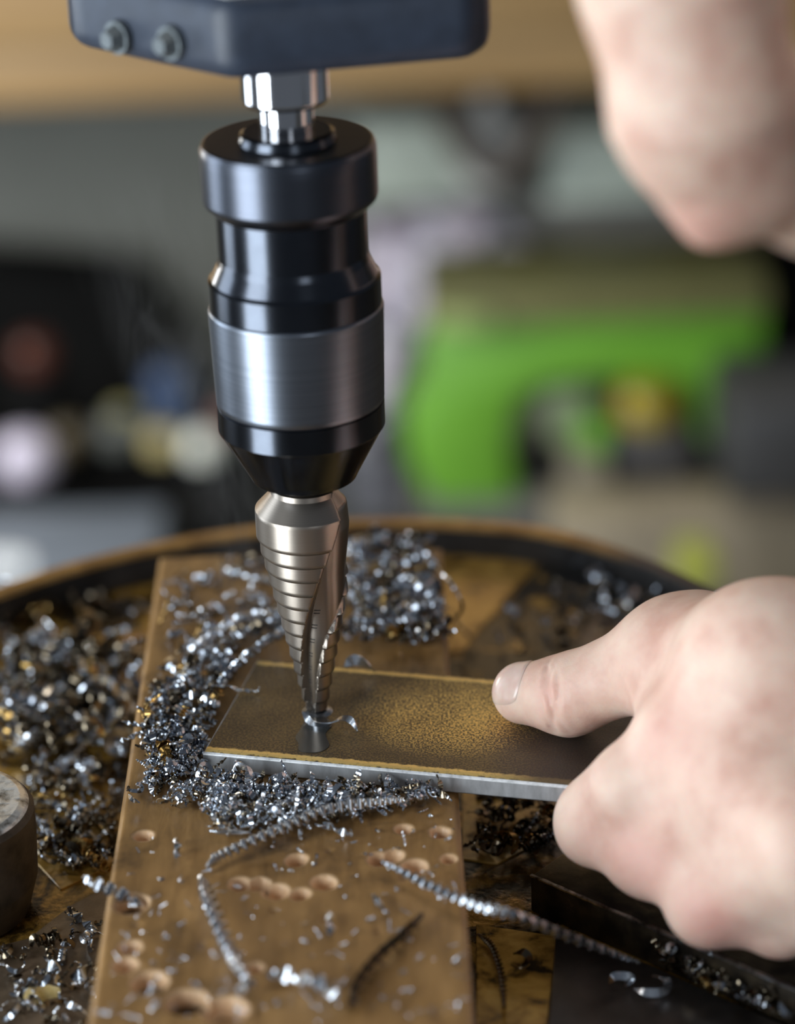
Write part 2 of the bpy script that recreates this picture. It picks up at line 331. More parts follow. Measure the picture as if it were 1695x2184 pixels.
for k, (px, py, r) in enumerate(HOLES):
    c = V(px, py, ZB); d = np.hypot(GX-c[0], GY-c[1])+vnoise(GX+k*.01, GY, .002, 5+k)*.00012; r *= .001*.98
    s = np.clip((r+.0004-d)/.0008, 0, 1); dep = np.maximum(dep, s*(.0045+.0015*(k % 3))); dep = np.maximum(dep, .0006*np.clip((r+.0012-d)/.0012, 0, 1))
    tan_ = np.maximum(tan_, np.clip((r+.0012-d)/.0008, 0, 1)*np.clip((d-r*.55)/.0006, 0, 1))
for k in range(26):                                             # dents and gouges
    cx, cy, r = rng.uniform(bx0+.006, bx1-.006), rng.uniform(by0, -.03), rng.uniform(.0008, .002); d = np.hypot(GX-cx, (GY-cy)*rng.uniform(.5, 1)); dep = np.maximum(dep, .0009*np.exp(-(d/r)**2))
edge = np.minimum(np.minimum(GX-bx0, bx1-GX), np.minimum(GY-by0, by1-GY)); H -= .0010*np.exp(-(edge/.0009)**2)
Zt = ZB-.0003+H-dep
v = np.stack([GX, GY, Zt], -1).reshape(-1, 3); ii = np.arange(nx*ny).reshape(nx, ny)
q = np.stack([ii[:-1, :-1], ii[1:, :-1], ii[1:, 1:], ii[:-1, 1:]], -1).reshape(-1, 4)
ringi = np.concatenate([ii[:, 0], ii[-1, 1:], ii[-2::-1, -1], ii[0, -2:0:-1]]); vb = v[ringi].copy(); vb[:, 2] = ZF+.0002
nb = len(ringi); bi = np.arange(nb)+nx*ny; side = np.stack([ringi, bi, np.roll(bi, -1), np.roll(ringi, -1)], 1)
me = bpy.data.meshes.new('wooden_board'); me.from_pydata(np.vstack([v, vb]).tolist(), [], np.vstack([q, side]).tolist()+[bi.tolist()[::-1]]); me.update()
at = me.attributes.new('raw', 'FLOAT', 'POINT'); at.data.foreach_set('value', np.concatenate([tan_.reshape(-1), np.zeros(nb)]).astype(np.float32))
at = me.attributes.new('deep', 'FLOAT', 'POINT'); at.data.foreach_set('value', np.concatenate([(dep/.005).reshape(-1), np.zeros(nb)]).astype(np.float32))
n = NT('oil_soaked_wood'); c = n.coord((1, .16, 1)); c2 = n.coord(); f = n.noise(c, 260, 6, .65, .4); st = n.noise(c2, 38, 5, .62); sp = n.noise(c2, 420, 3)
base = n.ramp(f, [(.25, (.21, .108, .032)), (.5, (.335, .182, .060)), (.75, (.44, .25, .092))])
dark = n.ramp(st, [(.32, (.38, .36, .36)), (.46, (.85, .84, .82)), (.60, (1, 1, 1)), (.78, (1.15, 1.08, .95))])
mm = n.add('ShaderNodeMix', data_type='RGBA'); mm.blend_type = 'MULTIPLY'; mm.inputs[0].default_value = 1; n.l(base, mm.inputs[6]); n.l(dark, mm.inputs[7])
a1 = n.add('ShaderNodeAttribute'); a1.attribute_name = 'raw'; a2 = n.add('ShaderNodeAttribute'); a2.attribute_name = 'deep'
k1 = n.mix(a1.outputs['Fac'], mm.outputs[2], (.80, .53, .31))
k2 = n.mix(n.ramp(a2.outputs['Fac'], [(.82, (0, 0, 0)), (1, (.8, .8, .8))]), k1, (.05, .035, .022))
n.set(Base_Color=k2, Roughness=n.ramp(st, [(.35, (.34,)*3), (.65, (.52,)*3)])); n.bump(n.math('ADD', f, n.math('MULTIPLY', sp, .6)), .45, .0003)
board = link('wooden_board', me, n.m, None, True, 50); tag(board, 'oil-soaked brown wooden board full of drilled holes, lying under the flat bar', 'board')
# ------------------------------------------------------------------ flat steel bar
e1v = np.array([math.cos(math.radians(-14)), math.sin(math.radians(-14))]); e2v = np.array([-e1v[1], e1v[0]])
A0 = np.array([-.0326, -.0222]); BW, BL = .0580, .215
bar = empty('flat_bar', (A0[0], A0[1], ZB)); tag(bar, 'thick flat steel bar with brown mill scale and golden reflections painted along its edges, being drilled on the board', 'flat bar')
n = NT('mill_scale'); c = n.coord(); uvn = n.add('ShaderNodeAttribute'); uvn.attribute_name = 'across'; al = n.add('ShaderNodeAttribute'); al.attribute_name = 'along'
f = n.noise(c, 55, 6, .6, .3); g = n.noise(c, 1500, 3, .7); gp = n.noise(c, 30, 3)
base = n.ramp(f, [(.28, (.040, .030, .022)), (.5, (.080, .056, .034)), (.72, (.125, .088, .050))])
dx = n.math('DIVIDE', n.math('SUBTRACT', al.outputs['Fac'], .066), .030); dy = n.math('DIVIDE', n.math('SUBTRACT', uvn.outputs['Fac'], .034), .026)
blob = n.math('SUBTRACT', 1., n.math('ADD', n.math('MULTIPLY', dx, dx), n.math('MULTIPLY', dy, dy)), True)
spk = n.math('MULTIPLY', n.ramp(n.math('ADD', g, n.math('MULTIPLY', gp, .22)), [(.60, (0, 0, 0)), (.66, (1, 1, 1))]), n.math('ADD', n.math('MULTIPLY', blob, 1.1), .14), True)
col = n.mix(spk, base, (.95, .64, .20))
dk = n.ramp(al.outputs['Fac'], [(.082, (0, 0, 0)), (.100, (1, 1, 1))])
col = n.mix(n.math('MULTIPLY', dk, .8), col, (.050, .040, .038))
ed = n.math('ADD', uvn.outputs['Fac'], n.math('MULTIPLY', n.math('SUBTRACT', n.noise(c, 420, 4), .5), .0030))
gold1 = n.ramp(n.math('MULTIPLY', ed, 100.), [(.05, (0, 0, 0)), (.09, (1, 1, 1)), (.29, (1, 1, 1)), (.36, (0, 0, 0))]); gold2 = n.ramp(n.math('MULTIPLY', n.math('SUBTRACT', BW, ed), 100.), [(.14, (0, 0, 0)), (.22, (.75, .75, .75)), (.34, (.75, .75, .75)), (.42, (0, 0, 0))])  # reflected wood painted as gold bands along front and back edge
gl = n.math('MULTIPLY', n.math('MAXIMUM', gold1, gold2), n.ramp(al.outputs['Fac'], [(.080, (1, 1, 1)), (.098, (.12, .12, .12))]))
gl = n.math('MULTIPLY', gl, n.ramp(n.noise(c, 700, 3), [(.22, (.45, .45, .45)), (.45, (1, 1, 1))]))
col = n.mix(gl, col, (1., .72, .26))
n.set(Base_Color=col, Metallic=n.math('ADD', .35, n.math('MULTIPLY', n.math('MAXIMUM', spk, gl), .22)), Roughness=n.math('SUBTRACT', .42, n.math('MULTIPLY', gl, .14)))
n.bump(n.math('ADD', g, n.math('MULTIPLY', f, .5)), .55, .00022); scale_m = n.m
n = NT('cut_steel_face'); c = n.coord((1, 1, .35)); f = n.noise(c, 300, 5); n.set(Base_Color=n.ramp(f, [(.3, (.36, .37, .38)), (.7, (.58, .60, .62))]), Metallic=.35, Roughness=.42); n.bump(f, .3, .0002); faces_m = n.m
n = NT('bright_arris'); c = n.coord(); f = n.noise(c, 500, 4); n.set(Base_Color=n.ramp(f, [(.3, (.62, .63, .63)), (.55, (.97, .98, .99))]), Metallic=.3, Roughness=.3); arris_m = n.m
def bar_strip(name, prof, mat, seg=1, lab=None, l0=0., l1=BL):
    """prof: list of (across, z), extruded along the bar from l0 to l1"""
    v = []; f = []; m = len(prof); L = np.linspace(l0, l1, seg+1)
    for a in L:
        for b, z in prof: p = A0+e1v*a+e2v*b; v.append((p[0], p[1], z))
    for i in range(seg):
        for j in range(m-1): f.append((i*m+j, i*m+j+1, (i+1)*m+j+1, (i+1)*m+j))
    o = mesh(name, v, f, mat, bar, True, 40); me = o.data
    me.attributes.new('across', 'FLOAT', 'POINT').data.foreach_set('value', [p[0] for _ in L for p in prof]); me.attributes.new('along', 'FLOAT', 'POINT').data.foreach_set('value', [a for a in L for _ in prof])
    if lab: tag(o, lab)
    return o
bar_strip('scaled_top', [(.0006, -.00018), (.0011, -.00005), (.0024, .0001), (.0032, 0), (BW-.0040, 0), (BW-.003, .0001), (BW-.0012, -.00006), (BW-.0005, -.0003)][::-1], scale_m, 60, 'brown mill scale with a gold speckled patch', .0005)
bar_strip('worn_arris', [(.0006, -.00018), (.00012, -.0006), (0., -.0009)], arris_m, 40, 'bright worn front corner of the bar', .0)
bar_strip('cut_faces', [(0., -.0009), (0., -.0054), (.0006, ZB), (BW-.0006, ZB), (BW, ZB+.0006), (BW, -.001), (BW-.0005, -.0003)], faces_m, 40, 'bare grey cut side')
ev = []; ef = []
prof = [(.0006, -.00018), (0., -.0009), (0., -.0054), (.0006, ZB), (BW-.0006, ZB), (BW, ZB+.0006), (BW, -.001), (BW-.0005, -.0003)]
for a, sh in ((.0005, .0), (0., .0007)):
    for b, z in prof:
        b2 = min(max(b, sh), BW-sh); z2 = min(z, -.0006) if sh else z; z2 = max(z2, ZB+sh); p = A0+e1v*a+e2v*b2; ev.append((p[0], p[1], z2))
m_ = len(prof); ef = [(i, (i+1) % m_, m_+(i+1) % m_, m_+i) for i in range(m_)]+[tuple(range(m_, 2*m_))[::-1]]
mesh('end_face', ev, ef, faces_m, bar, False)
ev2 = [(q_[0]+e1v[0]*(BL-.0005), q_[1]+e1v[1]*(BL-.0005), q_[2]) for q_ in ev[:m_]]; mesh('end_face', ev2, [tuple(range(m_))], faces_m, bar, False)
n = NT('fresh_cut_dimple'); c = n.coord((1, 1, 1)); f = n.noise(c, 900, 3); n.set(Base_Color=n.ramp(f, [(.3, (.16, .18, .21)), (.7, (.36, .39, .43))]), Metallic=.9, Roughness=.25)
lathe('drilled_rim', [(.0018, .0003), (.0030, .0006), (.0036, .0004), (.0042, .00012), (.0046, .00001)], n.m, bar, 48, (.0002, -.0006))
n = NT('reflection_film'); n.set(Base_Color=(.035, .036, .034), Roughness=.22, Metallic=.0); n.b.inputs['Specular IOR Level'].default_value = .8; reflm = n.m
pts = [V(x, y, .0001)[:2] for x, y in [(655, 1525), (690, 1528), (708, 1545), (694, 1566), (702, 1590), (680, 1604), (640, 1602), (636, 1585), (630, 1572), (640, 1556)]]
pts = [tuple(q_[:2]) for q_ in catmull([(*q_, 0) for q_ in pts]+[(*pts[0], 0)], 60)[:-1]]
tag(bmobj('drill_reflection', prism_bm(pts, -.0002, .00018, 'z', 0, 1), reflm, bar), 'dark patch painted as the drill reflected on the wet bar')  # dark glossy patch stands in for the drill's reflection on the bar
# ------------------------------------------------------------------ step drill
N_ST = 12; ZS = [.0582-.0049*i for i in range(N_ST)]; RS = [.0147-.00096*i for i in range(N_ST+1)]
prof = [(.0058, .082), (.0058, .0742), (.0098, .0735), (.0100, .0720), (.0146, .0669), (.0147, .0664)]
for i in range(N_ST):
    z = ZS[i]; r0, r1 = RS[i], RS[i+1]
    prof += [(r0, z+.0004), (r0-.0002, z), (r1-.0003, z-.0001), (r1-.0003, z-.0005), (r1, z-.0007)]
prof += [(RS[-1], .0012), (RS[-1]*.8, .0005), (.0002, -.0008)]
zz = []; 
for (r0, z0), (r1, z1) in zip(prof[:-1], prof[1:]):
    k = max(1, int(abs(z1-z0)/.0006)); zz += [(r0+(r1-r0)*t/k, z0+(z1-z0)*t/k) for t in range(k)]
zz.append(prof[-1]); NT_ = 220; v = []; f = []
def flute_left(z): return math.radians(41-(.066-z)/.050*79)     # left edge of the flute, measured from the camera side
def drill_rad(a, r, z):
    zf = min(1, max(0, (.0742-z)/.002)) if z < .0745 else 0.; rs_ = r if z > .0664 else .0147-.00096*max(0, (.0604-z)/.0049); rr = r
    for o, wd in ((0, min(112., max(56., 64+(z-.030)/.013*36))), (math.radians(150), 58)):
        d = (a-flute_left(z)-o+math.pi) % (2*math.pi)-math.pi; u = d/math.radians(wd)
        if 0 <= u <= 1 and zf:
            b_ = zf*min(1., u*14, (1-u)*12); m_ = min(1., u*7)*max(0., 1-u*1.05)**1.2
            rr = r*(1-b_)+b_*min(r-.00005, (rs_-.00098)*(1.0-.36*m_))
    return rr
for r, z in zz:
    for i in range(NT_):
        a = 2*math.pi*i/NT_; rr = drill_rad(a, r, z); th = a-math.pi/2; v.append((rr*math.cos(th), rr*math.sin(th), z))
for k in range(len(zz)-1):
    for i in range(NT_): j = (i+1) % NT_; f.append((k*NT_+i, (k+1)*NT_+i, (k+1)*NT_+j, k*NT_+j))
f.append(tuple(range(NT_))); f.append(tuple(range((len(zz)-1)*NT_, len(zz)*NT_))[::-1])
sd = empty('step_drill', (0, 0, 0)); tag(sd, 'bronze grey stepped cone drill with a spiral flute biting into the bar', 'drill bit')
mesh('stepped_cone', v, f, M['drill'], sd, True, 28)
markm = plain('etched_mark', (.03, .027, .024), .6)
for i in range(4, 12):                                          # faint dark marks, blurred beyond reading in the photo
    mv, mf = [], []
    for dz in (.0029, .0019):
        o_ = len(mv)
        for h_ in (-.00016, .00016):
            for q_ in range(5):
                z = ZS[i]-.0049+dz+h_; a = flute_left(z)+math.radians(72)*(.20+.05*q_); rr = drill_rad(a, RS[i+1], z)+.00006; th = a-math.pi/2; mv.append((rr*math.cos(th), rr*math.sin(th), z))
        mf += [(o_+q_, o_+q_+1, o_+q_+6, o_+q_+5) for q_ in range(4)]
    mesh('size_mark', mv, mf, markm, sd)
# ------------------------------------------------------------------ drill chuck
ch = empty('drill_chuck', (0, 0, .0765)); tag(ch, 'black keyless drill chuck with a knurled grey grip ring, holding the step drill', 'drill chuck')
k = .0233
lathe('nose', [(.0235, .0998), (.0235, .0925), (.0232, .0922), (.0158, .0785), (.0150, .0768), (.0138, .0762), (.0075, .0762), (.0070, .0775)], M['black_steel'], ch, 128)
pr_ = [(.0232, .1290), (.0240, .1284)]
zz_ = np.arange(.1276, .1012, -.00068)
for i, z in enumerate(zz_): rb = .0243-.0007*(.1276-z)/.0264; pr_ += [(rb, z), (rb-.00016, z-.00034)]
pr_ += [(.0236, .1006), (.0230, .0998)]
tag(lathe('grip_ring', pr_, M['knurl'], ch, 128, sharp=60), 'silver grey finely ribbed grip ring')
lathe('sleeve', [(.0206, .1570), (.0206, .1432), (.0210, .1415), (.0230, .1372), (.0238, .1364), (.0238, .1288), (.0225, .1284)], M['black_steel'], ch, 128)
lathe('collar', [(.0130, .1752), (.0226, .1752), (.0232, .1749), (.0238, .1735), (.0239, .1712), (.0239, .1600), (.0235, .1588), (.0208, .1562), (.0200, .1560)], M['black_collar'], ch, 128)
lathe('boss', [(.0074, .1778), (.0118, .1778), (.0128, .1772), (.0135, .1752), (.0135, .1745)], M['black_steel'], ch, 96)
# ------------------------------------------------------------------ drill press head
ZH0, ZH1 = .199, .2212
press = empty('drill_press', (0, .02, .199)); tag(press, 'dark grey drill press head with chrome quill at the top of the picture', 'drill press')
kx, ky = V(488, 181, ZH0)[:2]; lx, ly = V(158, 108, ZH0)[:2]; rx, ry = V(1022, 132, ZH0)[:2]
Kc, Lc, Rc = np.array([kx, ky]), np.array([lx, ly]), np.array([rx, ry])
outl = [Kc, Rc, Rc+np.array([.004, .010]), Rc+np.array([-.002, .085]), Lc+np.array([.0, .062]), Lc+np.array([-.002, .008]), Lc]
bm = prism_bm(outl, ZH0, ZH1, 'z'); bmesh.ops.bevel(bm, geom=[e for e in bm.edges], offset=.0058, segments=5, profile=.5, affect='EDGES')
bmobj('feed_housing', bm, M['casting'], press)
ins = np.mean(outl, axis=0); o2 = [ins+(q_-ins)*.93 for q_ in outl]
tag(bmobj('top_cover', prism_bm(o2, ZH1-.001, ZH1+.0012, 'z', .0004), M['casting_top'], press), 'light grey top cover')
bmobj('main_head', box_bm(-.055, .05, .05, .32, ZH1+.001, .52, .012, 3), M['casting'], press)
fn = np.array([-(Kc-Lc)[1], (Kc-Lc)[0]]); fn /= np.linalg.norm(fn); fn = fn if fn[1] < 0 else -fn
for px, py in ((258, 78), (370, 90)):
    d = ray(px, py); nn = np.array([fn[0], fn[1], 0]); t = (np.array([*Lc, 0])-CAM).dot(nn)/d.dot(nn); p = CAM+d*t
    bm = bmesh.new(); mtx = Matrix.Translation(p+nn*.0012) @ Vector(nn).to_track_quat('Z', 'Y').to_matrix().to_4x4()
    bmesh.ops.create_cone(bm, cap_ends=True, segments=32, radius1=.0046, radius2=.0044, depth=.0016, matrix=mtx)
    mtx = Matrix.Translation(p+nn*.0036) @ Vector(nn).to_track_quat('Z', 'Y').to_matrix().to_4x4()
    bmesh.ops.create_cone(bm, cap_ends=True, segments=6, radius1=.0039, radius2=.0024, depth=.0036, matrix=mtx)
    bmobj('bolt', bm, M['bolt'], press)
lathe('quill', [(.0118, .1995), (.0118, .1868), (.0113, .1858), (.0075, .1852)], M['chrome'], press, 96)
lathe('spindle', [(.0076, .1860), (.0075, .1850), (.0074, .1775)], M['chrome'], press, 64)
# ------------------------------------------------------------------ person: left hand on the bar, right elbow behind
ar = np.arange
sk = SDF([np.r_[ar(.035, .200, .0009), ar(.204, .72, .005)], np.r_[ar(-.20, -.150, .004), ar(-.150, .045, .0009), ar(.048, .53, .0033)], np.r_[ar(-.046, .092, .0009), ar(.095, .48, .004)]])
def Zd(p): return float((np.asarray(p)-CAM).dot(FW))
J = dict(tt=V(1116, 1479, .0092), ti=V(1213, 1482, .0125), tm=V(1432, 1396, .030), tc=V(1640, 1422, .044), wr=np.array([.190, -.064, .052]), wr2=np.array([.186, -.094, .044]),
         ip=V(1270, 1762, -.005), mp=V(1382, 1822, -.005), rp=V(1512, 1930, -.007), pp=V(1662, 1958, -.010))
J['im'] = P(1500, 1604, Zd(J['ip'])-.020); J['mm'] = P(1615, 1692, Zd(J['mp'])-.021); J['rm'] = P(1715, 1790, Zd(J['rp'])-.018); J['pm'] = P(1800, 1880, Zd(J['pp'])-.012)
c_ = sk.cone
c_(J['tt'], J['ti'], .0090, .0112, .002); c_(J['ti'], J['tm'], .0110, .0130, .005); c_(J['tm'], J['tc'], .0126, .0175, .010); c_(J['tc'], J['wr'], .0175, .025, .012)
for a, b, ra, rb in (('wr', 'im', .022, .0130), ('wr', 'mm', .022, .0130), ('wr2', 'rm', .021, .0126), ('wr2', 'pm', .020, .0118), ('wr', 'wr2', .023, .021)): c_(J[a], J[b], ra, rb, .014)
w3 = P(1500, 1386, Zd(J['tm'])+.003); c_(w3, J['tc'], .0138, .0150, .012); c_(J['tm'], w3, .0126, .0138, .008)
c_(J['tc'], J['im'], .0150, .0130, .016); c_(J['tc'], J['mm'], .0160, .0130, .016)
w1 = P(1458, 1428, Zd(J['tm'])+.002); w2 = P(1440, 1600, Zd(J['im'])+.007); c_(w1, w2, .0105, .0112, .012)
for a, b in (('im', 'mm'), ('mm', 'rm'), ('rm', 'pm')): c_(J[a], J[b], .0122, .0122, .012)
for a, b, ra, rb in (('im', 'ip', .0130, .0100), ('mm', 'mp', .0132, .0104), ('rm', 'rp', .0126, .0100), ('pm', 'pp', .0114, .0090)): c_(J[a], J[b], ra, rb, .0075)
for a, b in (('ip', 'mp'), ('mp', 'rp'), ('rp', 'pp')):                       # closed fingers: flesh fills between them a little above the knuckles
    m1, m2 = {'ip': 'im', 'mp': 'mm', 'rp': 'rm', 'pp': 'pm'}[a], {'ip': 'im', 'mp': 'mm', 'rp': 'rm', 'pp': 'pm'}[b]
    c_(J[a]*.5+J[m1]*.5, J[b]*.5+J[m2]*.5, .0096, .0096, .009)
for a, b, r_ in (('ip', 'mp', .0092), ('mp', 'rp', .0082), ('rp', 'pp', .0078)): c_(J[a], J[b], r_, r_, .007)
for k_, dx in (('ip', .001), ('mp', .0), ('rp', .0), ('pp', .0)):             # middle and end joints, curled under the bar
    p1 = J[k_]; p2 = p1+np.array([dx, .022, -.0115]); p3 = p2+np.array([dx, .018, .0004]); c_(p1, p2, .0098, .0080, .003); c_(p2, p3, .0080, .0070, .003)
c_(V(1262, 1722, -.003), V(1330, 1680, .012), .0070, .0100, .008)             # flesh of the index pressed against the bar
ta = (J['tt']-J['ti'])/np.linalg.norm(J['tt']-J['ti']); tcam = -FW
tn = tcam-ta*tcam.dot(ta); tn /= np.linalg.norm(tn)
tside = np.cross(ta, tn)
for t, am, wd in ((.000, .00085, .0010), (.0023, .00075, .0009), (-.0026, .00050, .0011), (.0048, .0002, .001), (-.006, .00018, .0010)):   # creases over the thumb joint
    for sd_ in np.linspace(-1.1, 1.1, 25):
        pnt = J['ti']+ta*(t+.0006*math.sin(5*sd_+t*900))+(tn*math.cos(sd_)+tside*math.sin(sd_))*.0114; sk.dent(pnt, wd, am*(1-.5*abs(sd_)))
# forearm, elbow, shoulder girdle and the other arm: one body
el = np.array([.43, -.03, .10]); sh = np.array([.60, .02, .38]); rs = np.array([.47, .42, .25])
c_(np.array([.186, -.077, .051]), np.array([.215, -.073, .057]), .0255, .0275, .012); c_(np.array([.215, -.073, .057]), np.array([.30, -.06, .075]), .0275, .040, .02)
c_(np.array([.30, -.06, .075]), el, .040, .043, .02); c_(el, sh, .044, .055, .03); c_(sh, np.array([.58, .22, .35]), .058, .075, .03); c_(np.array([.58, .22, .35]), rs, .075, .058, .03)
el2 = P(1530, 398, 1.10); fa = P(1452, -60, 1.08); fa2 = P(1410, -560, 1.05); ua = P(1800, 330, 1.14)
c_(fa2, fa, .034, .0395, .02); c_(fa, P(1508, 250, 1.09), .0395, .0365, .02); c_(P(1508, 250, 1.09), el2, .0365, .021, .02); c_(P(1520, 440, 1.095), P(1512, 478, 1.10), .012, .0090, .010)
c_(P(1620, 330, 1.11), ua, .034, .042, .02); c_(ua, rs, .042, .056, .02)
V3, F3 = sk.mesh(); F3 = F3.tolist()
me = bpy.data.meshes.new('person'); me.from_pydata(V3.tolist(), [], F3); me.update()
fl = np.zeros(len(V3), np.float32)
for p, r, a in ((J['mp']+np.array([0, -.008, .004]), .011, .9), (J['rp']+np.array([0, -.008, .002]), .010, 1.), (J['ip']+np.array([0, -.008, .002]), .009, .5), (J['tm']+np.array([.004, -.012, .004]), .012, .5), (J['im']+np.array([-.006, -.008, .006]), .012, .7), (V(1470, 1500, .035), .012, .6), (J['ti']+tn*.010, .005, .55), (J['tt']+ta*.006, .006, .5), (V(1350, 1640, .015), .009, .5), (P(1500, 500, 1.09), .02, .8)):
    fl = np.maximum(fl, a*np.exp(-((V3-p)**2).sum(1)/r**2))
me.attributes.new('flush', 'FLOAT', 'POINT').data.foreach_set('value', fl)
n = NT('skin'); c = n.coord(); f = n.noise(c, 55, 4); f2_ = n.noise(c, 900, 4, .7); f3_ = n.noise(c, 260, 3)
at = n.add('ShaderNodeAttribute'); at.attribute_name = 'flush'
base = n.ramp(f, [(.30, (.62, .37, .29)), (.5, (.74, .51, .41)), (.70, (.80, .61, .49))])
base = n.mix(n.math('MULTIPLY', at.outputs['Fac'], .75), base, (.72, .345, .285))
n.set(Base_Color=base, Roughness=.48, Subsurface_Weight=.35, Subsurface_Scale=.0035); n.b.inputs['Subsurface Radius'].default_value = (1., .35, .2); n.b.inputs['Specular IOR Level'].default_value = .35
n.bump(n.math('ADD', f2_, n.math('MULTIPLY', f3_, .8)), .30, .00028); skin = n.m
person = link('person', me, skin, None, True, None); tag(person, 'bare-armed person, left hand pressing down the flat bar, right elbow hanging behind at top right', 'person')
# thumb nail, laid on the thumb's surface
ncen = J['tt']+ta*.0026; nrm = (tcam*.72+UP*.62-RT*.10); nrm -= ta*nrm.dot(ta)*.75; nrm /= np.linalg.norm(nrm)
nl = ta-nrm*ta.dot(nrm); nl /= np.linalg.norm(nl); nw = np.cross(nrm, nl)
vv = []; ff = []; NU, NV = 18, 18
def onskin(p, n_):
    q_ = p+n_*.02
    for _ in range(60):
        dd = sk.at(q_)
        if dd < .00002: break
        q_ = q_-n_*max(dd*.7, .00003)
    return q_
for i in range(NU):
    for j in range(NV):
        a, b = i/(NU-1)*2-1, j/(NV-1)*2-1
        a2, b2 = a*math.sqrt(1-b*b/2), b*math.sqrt(1-a*a/2); a2 = .35*a+.65*a2; b2 = .35*b+.65*b2
        n_ = nrm*1.0+nw*b2*.55+nl*max(a2, 0)*.35; n_ /= np.linalg.norm(n_)
        p = onskin(ncen+nl*(a2*.0062)+nw*b2*.0056, n_); e_ = max(abs(a), abs(b)); vv.append(p+n_*(.00038 if e_ < .95 else .00005))
for i in range(NU-1):
    for j in range(NV-1): ff.append((i*NV+j, (i+1)*NV+j, (i+1)*NV+j+1, i*NV+j+1))
vv2 = [p-nrm*.0006 for p in vv]; o_ = len(vv); ff += [tuple(x+o_ for x in q_[::-1]) for q_ in ff]
n = NT('nail'); c = n.coord(); n.set(Base_Color=n.ramp(n.noise(c, 160, 2), [(.35, (.70, .46, .39)), (.65, (.76, .57, .49))]), Roughness=.26, Subsurface_Weight=.25, Subsurface_Scale=.002)
tag(mesh('thumbnail', vv+vv2, ff, n.m, person, True, 60), 'short pale thumbnail')
# ------------------------------------------------------------------ swarf
def curl(r, ang, wd, th, rise, n_=14, twist=.1):
    t = np.linspace(0, ang, n_); rr = r*(1-.25*t/ang); p = np.stack([rr*np.cos(t), rr*np.sin(t), rise*t/ang], 1); p -= p.mean(0)
    return sweep_arr(p, wd, th, twist, True, (0, 0, 1))
def coil(r, pitch, turns, wd, th, per=9, bend=0.):
    t = np.linspace(0, turns*2*math.pi, int(turns*per)); x = pitch*t/(2*math.pi); p = np.stack([x, r*np.cos(t), r*np.sin(t)], 1); p[:, 0] -= p[:, 0].mean(); p[:, 1] += bend*p[:, 0]**2
    return sweep_arr(p, wd, th, 0, False, (1, 0, .1))
def twisted(L, wd, th, turns, n_=22, bend=0.):
    x = np.linspace(-L/2, L/2, n_); p = np.stack([x, bend*x*x, 0*x], 1); return sweep_arr(p, wd, th, turns, True)
mmu = .001; TEM = []; LONG = [5, 6, 7, 12, 13, 14, 15, 16, 3]
for r, a, wd, ri in ((1.3, 4.2, 1.3, .8), (1.7, 3.4, 1.7, .6), (1.0, 5.2, 1.1, 1.4), (2.3, 2.5, 1.4, .8), (1.5, 5.6, .9, 2.0)): TEM.append(('curl', curl(r*mmu, a, wd*mmu, .00028, ri*mmu)))
for r, p_, t_, wd in ((.75, .95, 4, .8), (.95, 1.2, 5, 1.0), (.6, .8, 6, .6)): TEM.append(('coil', coil(r*mmu, p_*mmu, t_, wd*mmu, .00022)))
for L, wd, tu, be in ((5, 1.3, 1.0, 60), (7, 1.1, 2.2, 30), (4, 1.7, .6, 90), (3, 1.5, .4, 120)): TEM.append(('twist', twisted(L*mmu, wd*mmu, .0003, tu, 16, be)))
for r, a, wd in ((3.2, 2.4, 1.1), (2.6, 3.3, 1.3)): TEM.append(('curl', curl(r*mmu, a, wd*mmu, .0003, 1.2*mmu, 14, .35)))
for L, wd, tu, be in ((8, 1.2, 2.0, 25), (9, 1.0, 3.2, 40), (6.5, 1.5, .8, 70)): TEM.append(('twist', twisted(L*mmu, wd*mmu, .0003, tu, 22, be)))
CHM = {}
def tmesh(k, mat):
    key = (k, mat)
    if key not in CHM:
        me = bpy.data.meshes.new('metal_chip'); me.from_pydata(TEM[k][1][0].tolist(), [], TEM[k][1][1]); me.update(); me.materials.append(M[mat]); me.polygons.foreach_set('use_smooth', [True]*len(me.polygons)); me.set_sharp_from_angle(angle=math.radians(50)); CHM[key] = me
    return CHM[key]
def rotm(tilt=.6):
    return (Matrix.Rotation(random.uniform(0, 6.283), 3, 'Z') @ Matrix.Rotation(random.gauss(0, tilt), 3, 'X') @ Matrix.Rotation(random.gauss(0, tilt), 3, 'Y'))
def inpoly(x, y, poly):
    r = False; j = len(poly)-1
    for i in range(len(poly)):
        (xi, yi), (xj, yj) = poly[i], poly[j]
        if (yi > y) != (yj > y) and x < (xj-xi)*(y-yi)/(yj-yi)+xi: r = not r
        j = i
    return r
def pick(poly):
    xs = [p[0] for p in poly]; ys = [p[1] for p in poly]
    while True:
        x, y = random.uniform(min(xs), max(xs)), random.uniform(min(ys), max(ys))
        if inpoly(x, y, poly): return x, y
def onbar(p):
    q_ = np.array(p[:2])-A0; a, b = q_.dot(e1v), q_.dot(e2v); return -.001 < a < BL and -.0012 < b < BW+.0008
LOOK = {'chip': 'grey', 'chip_bright': 'bright silver', 'chip_gold': 'gold-stained', 'chip_oily': 'dark oily'}
